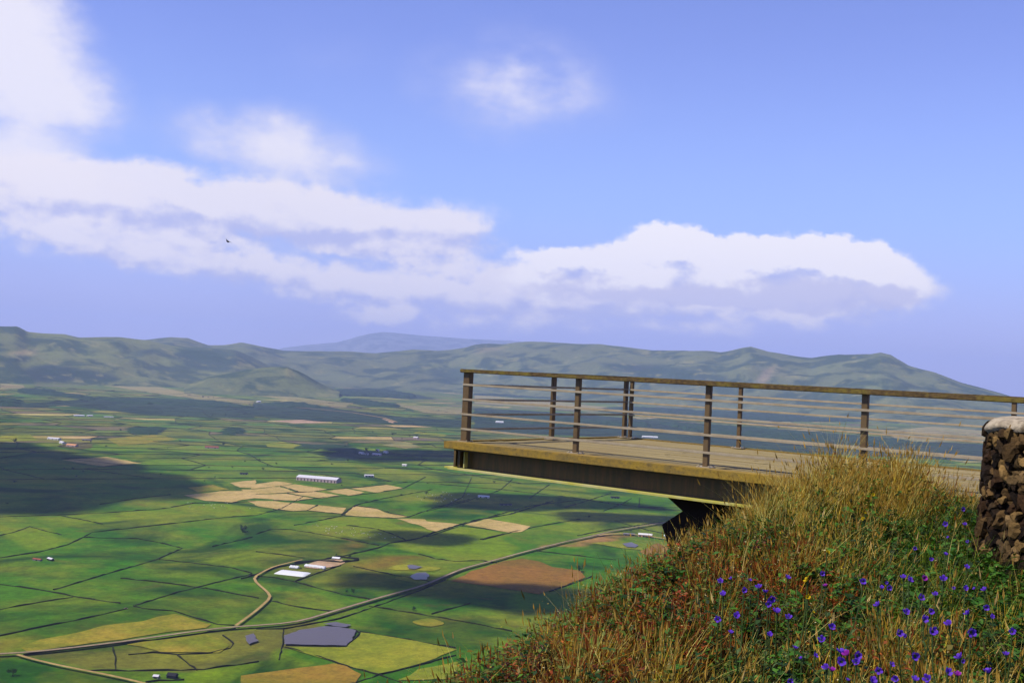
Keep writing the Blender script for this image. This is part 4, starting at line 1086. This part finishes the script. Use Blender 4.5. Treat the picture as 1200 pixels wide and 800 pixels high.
def axis(lo, hi, fine, flo, fhi, grow=1.25):
    a = list(np.arange(flo, fhi, fine)); st = fine; x = fhi
    while x < hi: a.append(x); st *= grow; x += st
    a.append(hi); st = fine; x = flo-fine; pre = []
    while x > lo: pre.append(x); st *= grow; x -= st
    pre.append(lo); return pre[::-1]+a
xs = axis(-420, 420, .11, -2, 6.5); ys = axis(-60, 560, .11, 1, 16)
vs = [(x, y, ground(x, y)) for x in xs for y in ys]; ny = len(ys)
fs = [(i*ny+j, (i+1)*ny+j, (i+1)*ny+j+1, i*ny+j+1) for i in range(len(xs)-1) for j in range(ny-1)]
tag(mesh_obj('hillside', vs, fs, m_soil, smooth=True), kind='structure')

# ------------------------------------------------------------------ grasses and herbs
m_grass = attrmat('grass_blades', .6, .22, .25)
def rndpts(N, seed, dens=None):
    r = np.random.default_rng(seed); out = []
    while len(out) < N:
        x = r.uniform(-2.6, 6.4); y = r.uniform(2.2, 12.5)
        s = -.764*x+.645*y; t = .645*x+.764*y
        if s > 5.6 or s < -.6 or t > 11.2 or y < 2.8: continue
        if abs(x/y) > .62: continue
        if x/y < -.30: continue
        if ((x-PILX)**2+(y-PILY)**2) < PILR**2*.85: continue
        if y > 7 and r.random() < .15: continue
        if dens and r.random() > dens(x, y): continue
        out.append((x, y))
    a = np.array(out); return a, np.array([ground(x, y) for x, y in out]), r
PILX, PILY, PILR = 3.45, 6.75, .62
def nz(x, y, sc, o=0): return mn.noise(Vector((x*sc+o, y*sc-o*.7, o)))
def blades(name, N, seed, hlo, hhi, wid, cols, lean=.5, dens=None, seg=3, heads=0., headcol=None, droop=.5, clump=0):
    per = 1 if clump == 0 else clump
    if per > 1:
        NC = max(1, N//per); N = NC*per
        C0, _z, r = rndpts(NC, seed, dens); kk = np.repeat(np.arange(NC), per); sp = r.uniform(.02, .06, NC)[kk]
        offs = r.normal(size=(N, 2))*sp[:,None]; P = C0[kk]+offs; Z = np.array([ground(a_, b_) for a_, b_ in P]); cl_ = kk; clh = r.uniform(.6, 1.25, NC)[kk]
    else:
        P, Z, r = rndpts(N, seed, dens); cl_ = np.arange(N); clh = np.ones(N); offs = np.zeros((N,2))
    tuft = np.array([.62+1.1*max(0., nz(px_, py_, 3.2, 31)+.28) for px_, py_ in P]); h = (.74+.26*np.clip((P@np.array([.645,.764])-5.2)/2, 0, 1))*clh*tuft*r.uniform(hlo, hhi, N)*np.where(r.random(N) < .1, 1.25, 1); az_ = r.uniform(0, 2*np.pi, N); ln = np.abs(r.normal(0, lean, N)); w = wid*r.uniform(.6, 1.4, N)
    wd = r.normal(.08, .2, N)       # a light wind bending everything to one side
    dx = np.cos(az_)*ln*.8+wd*.7+offs[:,0]*7; dy = np.sin(az_)*ln*.8-wd*.3+offs[:,1]*7
    wa = r.uniform(0, np.pi, N); wx, wy = np.cos(wa)*w/2, np.sin(wa)*w/2
    V = []; 
    for k in range(seg+1):
        f = k/seg; cx = P[:,0]+dx*h*f**(1+droop); cy = P[:,1]+dy*h*f**(1+droop); cz = Z-.02+h*(f-.25*ln*f*f)
        tw = (1-f*.85)
        V.append(np.stack([cx-wx*tw, cy-wy*tw, cz], 1)); V.append(np.stack([cx+wx*tw, cy+wy*tw, cz], 1))
    nv = 2*(seg+1); V = np.stack(V, 1)   # N, nv, 3
    ci = (r.random(N)*.35+r.random(N.__index__())[cl_]*.65); pal = np.array([alb(*c) for c in cols]); idx = np.minimum((ci*len(cols)).astype(int), len(cols)-1)
    C = pal[idx]*r.uniform(.6, 1.35, (N,1))
    base = np.arange(N)[:,None]*nv
    F_ = []
    for k in range(seg): F_.append(np.stack([base[:,0]+2*k, base[:,0]+2*k+1, base[:,0]+2*k+3, base[:,0]+2*k+2], 1))
    Fc = np.stack(F_, 1).reshape(-1, 4)
    verts = V.reshape(-1, 3); colv = np.repeat(C, nv, 0)
    if heads:
        M = r.random(N) < heads; n_ = M.sum(); tip = (V[M,-1]+V[M,-2])/2; hl = r.uniform(.02,.05,n_); hw = r.uniform(.003,.006,n_)
        dirv = np.stack([dx[M]*.6, dy[M]*.6, np.ones(n_)], 1); dirv /= np.linalg.norm(dirv, axis=1)[:,None]
        off = len(verts); parts = []
        for (aa) in (0, np.pi/2):
            s_ = np.stack([np.cos(wa[M]+aa), np.sin(wa[M]+aa), 0*wa[M]], 1)*hw[:,None]
            parts.append(np.stack([tip-dirv*hl[:,None]*.5, tip+s_, tip+dirv*hl[:,None], tip-s_], 1))
        H = np.concatenate(parts, 0).reshape(-1, 3); verts = np.concatenate([verts, H]); k2 = np.arange(2*n_)[:,None]*4+off
        Fc = np.concatenate([Fc, np.concatenate([k2, k2+1, k2+2, k2+3], 1)])
        hc = np.array(alb(*headcol))*r.uniform(.7,1.3,(2*n_,1)); colv = np.concatenate([colv, np.repeat(hc, 4, 0)])
    fast_mesh(name, verts, Fc, colv)
def fast_mesh(name, verts, F4, colv, mat=None):
    me = bpy.data.meshes.new(name); me.vertices.add(len(verts)); me.vertices.foreach_set('co', verts.astype(np.float32).ravel())
    me.loops.add(F4.size); me.loops.foreach_set('vertex_index', F4.astype(np.int32).ravel())
    me.polygons.add(len(F4)); me.polygons.foreach_set('loop_start', (np.arange(len(F4))*4).astype(np.int32))
    me.update(calc_edges=True); me.materials.append(mat or m_grass)
    a = me.color_attributes.new('Col', 'FLOAT_COLOR', 'POINT'); a.data.foreach_set('color', np.c_[colv, np.ones(len(colv))].astype(np.float32).ravel())
    o = bpy.data.objects.new(name, me); COL.objects.link(o); tag(o, kind='stuff'); return o
def st(x, y): return -.764*x+.645*y, .645*x+.764*y
def lush(x, y):
    s, t = st(x, y)
    return math.exp(-((s-2.15)/.75)**2-((t-7.0)/1.0)**2)*1.3 + (.08 if t < 5.6 and s < 2.4 else 0)
def gap(x, y): return max(0, min(1, 1.15+1.9*nz(x, y, 2.6, 17)))      # thin places between the tufts
def d_green(x, y): return min(1, .22+.95*max(0, nz(x, y, 1.0, 3)+.18)+lush(x, y))*gap(x, y)
def d_straw(x, y):
    s, t = st(x, y); return max(.05, min(1, .17+1.0*max(0, -nz(x, y, 1.0, 3)+.12)+(.7 if t > 6.6 and s > 2.9 else 0)-lush(x, y)*.9-(.22 if s > 2.5 and t < 6.2 else 0)))*gap(x, y)
def d_red(x, y):
    s, t = st(x, y); return min(1, max(0, .05+1.4*nz(x, y, 1.5, 9))+(.75 if s > 2.5 and t < 6.4 else 0))*max(0, 1-lush(x, y))
GR = [(112,142,18),(76,112,10),(148,160,30),(44,70,8),(26,46,6)]
STW = [(255,226,70),(244,198,50),(255,238,130),(196,158,32),(96,84,16)]
RED = [(166,74,14),(196,102,24),(112,46,10),(216,132,40)]
blades('grass', 60000, 1, .08, .22, .0040, GR, .42, d_green, clump=26)
blades('grass', 84000, 2, .12, .30, .0028, STW, .40, d_straw, heads=.25, headcol=(206,164,66), clump=34)
blades('grass', 44000, 3, .06, .17, .0034, RED, .55, d_red, heads=.25, headcol=(170,90,30), clump=22)
blades('grass', 22000, 4, .03, .11, .005, [(44,54,10),(64,56,14),(30,40,8)], .8)
blades('grass', 700, 5, .22, .38, .0040, [(232,206,120),(216,180,80)], .75, None, heads=.5, headcol=(226,196,120))
blades('grass', 3600, 6, .18, .34, .0048, [(50,74,12),(76,88,18),(60,60,14)], .30, d_green, heads=.1, headcol=(120,110,40), clump=9)
# broad-leaved herbs: rosettes and leafy stems
def herbs(N, seed, per, size, cols, dens, hlo, hhi):
    P, Z, r = rndpts(N, seed, dens); n_ = N*per; k = np.repeat(np.arange(N), per)
    h = r.uniform(hlo, hhi, N)[k]; f = r.random(n_)
    az_ = r.uniform(0, 2*np.pi, n_); L_ = size*r.uniform(.5, 1.4, n_); up = r.uniform(-.1, .9, n_)
    o = np.stack([P[k,0]+r.normal(0,.015,n_), P[k,1]+r.normal(0,.015,n_), Z[k]+h*f], 1)
    d = np.stack([np.cos(az_), np.sin(az_), up], 1); d /= np.linalg.norm(d, axis=1)[:,None]
    s_ = np.stack([-np.sin(az_), np.cos(az_), r.normal(0,.25,n_)], 1)*(L_*r.uniform(.16,.3,n_))[:,None]
    tip = o+d*L_[:,None]; tip[:,2] -= L_*.2; mid = o+d*(L_*.45)[:,None]
    V = np.stack([o, mid-s_, tip, mid+s_], 1).reshape(-1,3); F4 = np.arange(n_*4).reshape(-1,4)
    pal = np.array([alb(*c) for c in cols]); C = pal[r.integers(0, len(cols), N)][k]*r.uniform(.65,1.35,(n_,1))
    fast_mesh('herbs', V, F4, np.repeat(C, 4, 0))
herbs(3400, 21, 14, .040, [(56,104,12),(80,126,22),(40,80,10),(30,60,8)], d_green, .03, .20)
herbs(600, 25, 12, .070, [(60,112,26),(80,128,36)], lambda x, y: .05+lush(x, y), .02, .16)
herbs(3400, 22, 10, .032, [(100,116,30),(66,88,22),(120,108,34)], None, .04, .24)
herbs(2600, 23, 12, .024, [(150,62,16),(104,44,14),(176,92,28),(80,38,12)], d_red, .02, .18)
herbs(1800, 24, 6, .012, [(206,178,60),(190,170,96),(214,200,140)], None, .14, .28)
# ------------------------------------------------------------------ flowers
def hit(x, y, lift):
    d = ray(x, y); t = 3.0
    while t < 14:
        p = d*t
        if p.z < ground(p.x, p.y)+lift: return p
        t += .02
    return d*6
m_pet = attrmat('petal', .6, .35, .1); m_stem, _n, b = newmat('green_stem', .7); b.inputs['Base Color'].default_value = (*alb(70,92,34),1)
def bloom_mesh(seed, col, R_=.021):
    r = random.Random(seed); vs = []; fs = []; cols = []
    for k in range(5):
        a = k*2*math.pi/5+r.uniform(-.1,.1); op = r.uniform(.75,1.05)
        prof = [(0.12,0,.0),(.55,.34,.35),(.85,.42,.75),(1.05,.30,.95),(1.2,0,1.0)]
        k0 = len(vs)
        for (rr, w_, z) in prof:
            for sg in (-1, 0, 1):
                x = rr*R_*op; y = w_*R_*sg*1.15; zz = z*R_*1.1-abs(sg)*.08*R_
                vs.append((x*math.cos(a)-y*math.sin(a), x*math.sin(a)+y*math.cos(a), zz)); g = .7+.45*z; cols.append([v*g*r.uniform(.92,1.08) for v in col])
        for i in range(4):
            for j in range(2): q = k0+3*i+j; fs.append((q, q+1, q+4, q+3))
    return vs, fs, cols
def make_flower(seed, kind):
    r = random.Random(seed); root = empty('bellflower' if kind == 'v' else 'daisy')
    col = {'v': alb(122,72,228), 'm': alb(178,52,190), 'y': alb(240,206,30)}[kind]
    vs, fs, cs = bloom_mesh(seed, col, .0122 if kind != 'y' else .010); mesh_obj('blossom', vs, fs, m_pet, root, smooth=True, cols=cs)
    # calyx and stem
    vs = []; fs = []; H = .34
    bx, by = r.uniform(-.1,.1), r.uniform(-.1,.1)
    for i in range(9):
        f = i/8; x = bx*f*f; y = by*f*f; z = -f*H; rad = .0019+.0012*f + (.003 if i == 0 else 0)
        for k in range(5): a = k*1.2566; vs.append((x+rad*math.cos(a), y+rad*math.sin(a), z+.002))
        if i:
            for k in range(5): a0, a1_ = (i-1)*5+k, (i-1)*5+(k+1)%5; fs.append((a0, a1_, a1_+5, a0+5))
    stem = mesh_obj('stem', vs, fs, m_stem, root)
    vs = []; fs = []
    for i in range(3):
        f = r.uniform(.2,.7); a = r.uniform(0,6.28); l = r.uniform(.02,.05); x, y, z = bx*f*f, by*f*f, -f*H; k = len(vs)
        vs += [(x,y,z),(x+math.cos(a-.25)*l*.5,y+math.sin(a-.25)*l*.5,z+l*.4),(x+math.cos(a)*l,y+math.sin(a)*l,z+l*.5),(x+math.cos(a+.25)*l*.5,y+math.sin(a+.25)*l*.5,z+l*.4)]; fs.append((k,k+1,k+2,k+3))
    for q in range(len(fs)):
        mesh_obj('leaf', vs[4*q:4*q+4], [(0,1,2,3)], m_stem, root)
    return root
PF = [make_flower(i+50, 'v') for i in range(5)]+[make_flower(70,'m')]; PY = [make_flower(80,'y')]
def z8(p): return (840+p[0]*.3, 560+p[1]*.3)
VF = [(15,405),(57,393),(105,437),(165,428),(25,458),(200,490),(212,470),(235,525),(275,390),(75,540),(5,550),(130,400),(190,447),(280,545),(205,615),(55,605),(410,372),(450,582),(305,665),(330,705),(382,695),(410,632),(430,742),(487,683),(487,715),(510,790),(285,790),(548,690),(545,720),(605,795),(632,750),(680,730),(570,402),(630,497),(645,430),(672,425),(663,408),(740,525),(712,605),(733,612),(750,400),(730,390),(772,272),(837,317),(892,300),(905,232),(893,180),(970,183),(980,248),(960,120),(977,350),(885,397),(855,457),(795,465),(838,520),(807,552),(842,597),(908,572),(925,430),(970,432),(1008,432),(1047,438),(1050,503),(982,530),(1077,543),(992,598),(1153,600),(773,690),(950,702),(960,712),(775,790),(825,785),(700,785),(1130,690),(1060,760),(900,760)]
MF = [(425,422),(808,390),(510,690),(940,770),(450,752)]
YF = [(375,523),(355,465),(355,400),(430,290),(245,215),(580,140),(573,160),(610,65)]
first = {}
def put_flower(proto, x, y, lab, cat, grp, face, lift):
    if proto.name in first: o = copy_tree(proto)
    else: o = proto; first[proto.name] = 1
    lift = lift+random.uniform(-.02,.14); p = hit(x, y, lift); o.location = p
    o.rotation_euler = (0, 0, random.uniform(0, 6.28)); s_ = random.choice((.6,.8,1,1,1.15,1.3)); o.scale = (s_,)*3
    g = p.z-ground(p.x, p.y)
    # blossom tilts toward the light and the viewer
    for ch in o.children:
        if ch.name.startswith('blossom'): ch.rotation_euler = (random.uniform(-.2,1.7), random.uniform(-1.0,.8), -o.rotation_euler.z)
        if ch.name.startswith(('stem','leaf')): ch.scale = (1,1,(g+.03)/(.34*s_))
    tag(o, lab, cat, grp)
for k, p in enumerate(VF):
    x, y = z8(p)
    if x < 935: lab, grp = 'violet-blue bellflower in the left patch, on the brown grass slope', 'bellflowers of the left patch'
    elif x > 1060 and y < 665: lab, grp = 'violet-blue bellflower in the upper right patch, beside the stone pillar', 'bellflowers beside the pillar'
    elif y > 745: lab, grp = 'violet-blue bellflower along the bottom edge of the grass', 'bellflowers along the bottom'
    elif x < 1020: lab, grp = 'violet-blue bellflower low in the middle of the grass', 'bellflowers in the middle'
    else: lab, grp = 'violet-blue bellflower in the dense right patch below the pillar', 'bellflowers of the dense right patch'
    put_flower(PF[k%5], x, y, lab, 'flower', grp, 0, .27)
MFL = ['magenta flower just right of the middle of the slope','magenta flower among the violet ones of the dense right patch','dark magenta flower low in the middle of the grass','magenta flower near the bottom right of the grass','reddish magenta flower near the bottom edge, left of the middle']
for k, p in enumerate(MF): put_flower(PF[5], *z8(p), MFL[k], 'flower', None, 0, .26)
YFL = ['bright yellow flower in the lower middle of the grass','pale yellow flower just above the bright one','small yellow flower third up in the middle grass','yellow flower on the green patch of the slope','yellow flower on the upper left of the straw slope','yellow flower near the top of the mound, left one','small yellow flower beside another near the mound top','yellow flower at the very crest of the mound']
for k, p in enumerate(YF): put_flower(PY[0], *z8(p), YFL[k], 'flower', None, 0, .27)

# ------------------------------------------------------------------ stone pillar
m_stone = attrmat('rough_lava_stone', .95, 0, .1, .45, 22)
bn = None
nt = NT(m_stone.node_tree); b = m_stone.node_tree.nodes['Principled BSDF']
bn = nt.node('ShaderNodeBump'); bn.inputs['Distance'].default_value = .02; bn.inputs['Strength'].default_value = .9; nt.put(bn.inputs['Height'], nt.noise(pos(nt), 40, 6, .7)); nt.l.new(bn.outputs[0], b.inputs['Normal'])
m_mortar = mottled('dark_mortar', alb(38,32,26), alb(60,50,40), 3, 20)
m_cap, n, b = newmat('pale_mortar_cap', .95, .1)
c = n.mix(n.ramp(n.noise(pos(n), 9, 6, .7), [(.42,0),(.66,1)]), alb(214,198,170), alb(130,114,92)); n.put(b.inputs['Base Color'], c)
bn = n.node('ShaderNodeBump'); bn.inputs['Distance'].default_value = .02; n.put(bn.inputs['Height'], n.noise(pos(n), 30, 6, .7)); n.l.new(bn.outputs[0], b.inputs['Normal'])
zb, zt2 = -1.75, -.215
pil = empty('stone_pillar', (PILX, PILY, zb)); tag(pil, 'thick rubble-stone pillar with a pale mortar cap at the right edge', 'stone pillar')
def prad(z): return .60+.075*((zt2-z)/(zt2-zb))**1.2
mb = MB(); bm = mb.bm
vs = []; fs = []; NR, NZ = 40, 14
for i in range(NZ+1):
    z = zb+(zt2-zb)*i/NZ
    for k in range(NR):
        a = k*2*math.pi/NR; r_ = prad(z)-.05; vs.append((r_*math.cos(a), r_*math.sin(a), z-zb))
for i in range(NZ):
    for k in range(NR): fs.append((i*NR+k, i*NR+(k+1)%NR, (i+1)*NR+(k+1)%NR, (i+1)*NR+k))
mesh_obj('core', vs, fs, m_mortar, pil)
# the stones: one mesh of many irregular rocks
ico = bmesh.new(); bmesh.ops.create_icosphere(ico, subdivisions=2, radius=1); iv = [v.co.copy() for v in ico.verts]; fi = [tuple(v.index for v in f.verts) for f in ico.faces]; ico.free()
vs = []; fs = []; cols = []; rs = random.Random(5)
PALS = [(98,74,46),(124,96,58),(60,46,32),(156,126,82),(84,60,38),(42,32,24),(108,86,60),(70,50,32),(52,38,28),(176,140,84)]
cand = []
for _ in range(16000):
    a = rs.uniform(0, 2*math.pi); z = rs.uniform(zb+.02, zt2-.02); R1 = prad(z); sz = rs.uniform(.020, .046)
    c_ = Vector((math.cos(a)*R1, math.sin(a)*R1, z))
    if all((c_-q[0]).length > (sz+q[2])*.74 for q in cand): cand.append((c_, a, sz))
for c_, a, sz in cand:
    R1 = prad(c_.z)+rs.uniform(-.055, -.015); er = Vector((math.cos(a), math.sin(a), 0)); et = Vector((-math.sin(a), math.cos(a), 0))
    cc = er*R1+UP*(c_.z-zb); sd_ = rs.uniform(0, 99); k0 = len(vs); col = alb(*rs.choice(PALS)); g = rs.uniform(.38,.85); tilt = rs.gauss(1.3,.7)
    e1 = et*math.cos(tilt)+UP*math.sin(tilt); e2 = -et*math.sin(tilt)+UP*math.cos(tilt); el_ = rs.uniform(1.0, 1.5)
    for p in iv:
        q = p*(1+.75*mn.noise(p*1.2+Vector((sd_,0,0)))+.35*mn.noise(p*3.1+Vector((sd_,3,0))))
        v = er*max(-.8, min(.8, q.x))*sz*1.25+e1*q.y*sz*1.08*el_+e2*q.z*sz*1.0
        vs.append(cc+v); cols.append([x*g for x in col])
    for f in fi: fs.append(tuple(k0+i for i in f))
mesh_obj('stonework', vs, fs, m_stone, pil, cols=cols)
vs = []; fs = []; NR = 56
for i in range(9):
    f = i/8
    for k in range(NR):
        a = k*2*math.pi/NR; rr_ = (.585 if i == 0 else .61*math.cos(f*1.35)**.30 if i < 8 else .02)
        rr_ *= 1+.06*mn.noise(Vector((math.cos(a)*2.5, math.sin(a)*2.5, f*2)))
        zz = (zt2-zb)-.02+ .085*math.sin(f*1.57)+.03*mn.noise(Vector((math.cos(a)*3*rr_*2, math.sin(a)*3*rr_*2, 8)))
        if i == 0: zz -= .03*abs(mn.noise(Vector((a*5,1,1))))*2
        vs.append((rr_*math.cos(a), rr_*math.sin(a), zz))
    if i:
        for k in range(NR): fs.append(((i-1)*NR+k, (i-1)*NR+(k+1)%NR, i*NR+(k+1)%NR, i*NR+k))
fs.append(tuple(8*NR+k for k in range(NR)))
mesh_obj('cap', vs, fs, m_cap, pil, smooth=True)
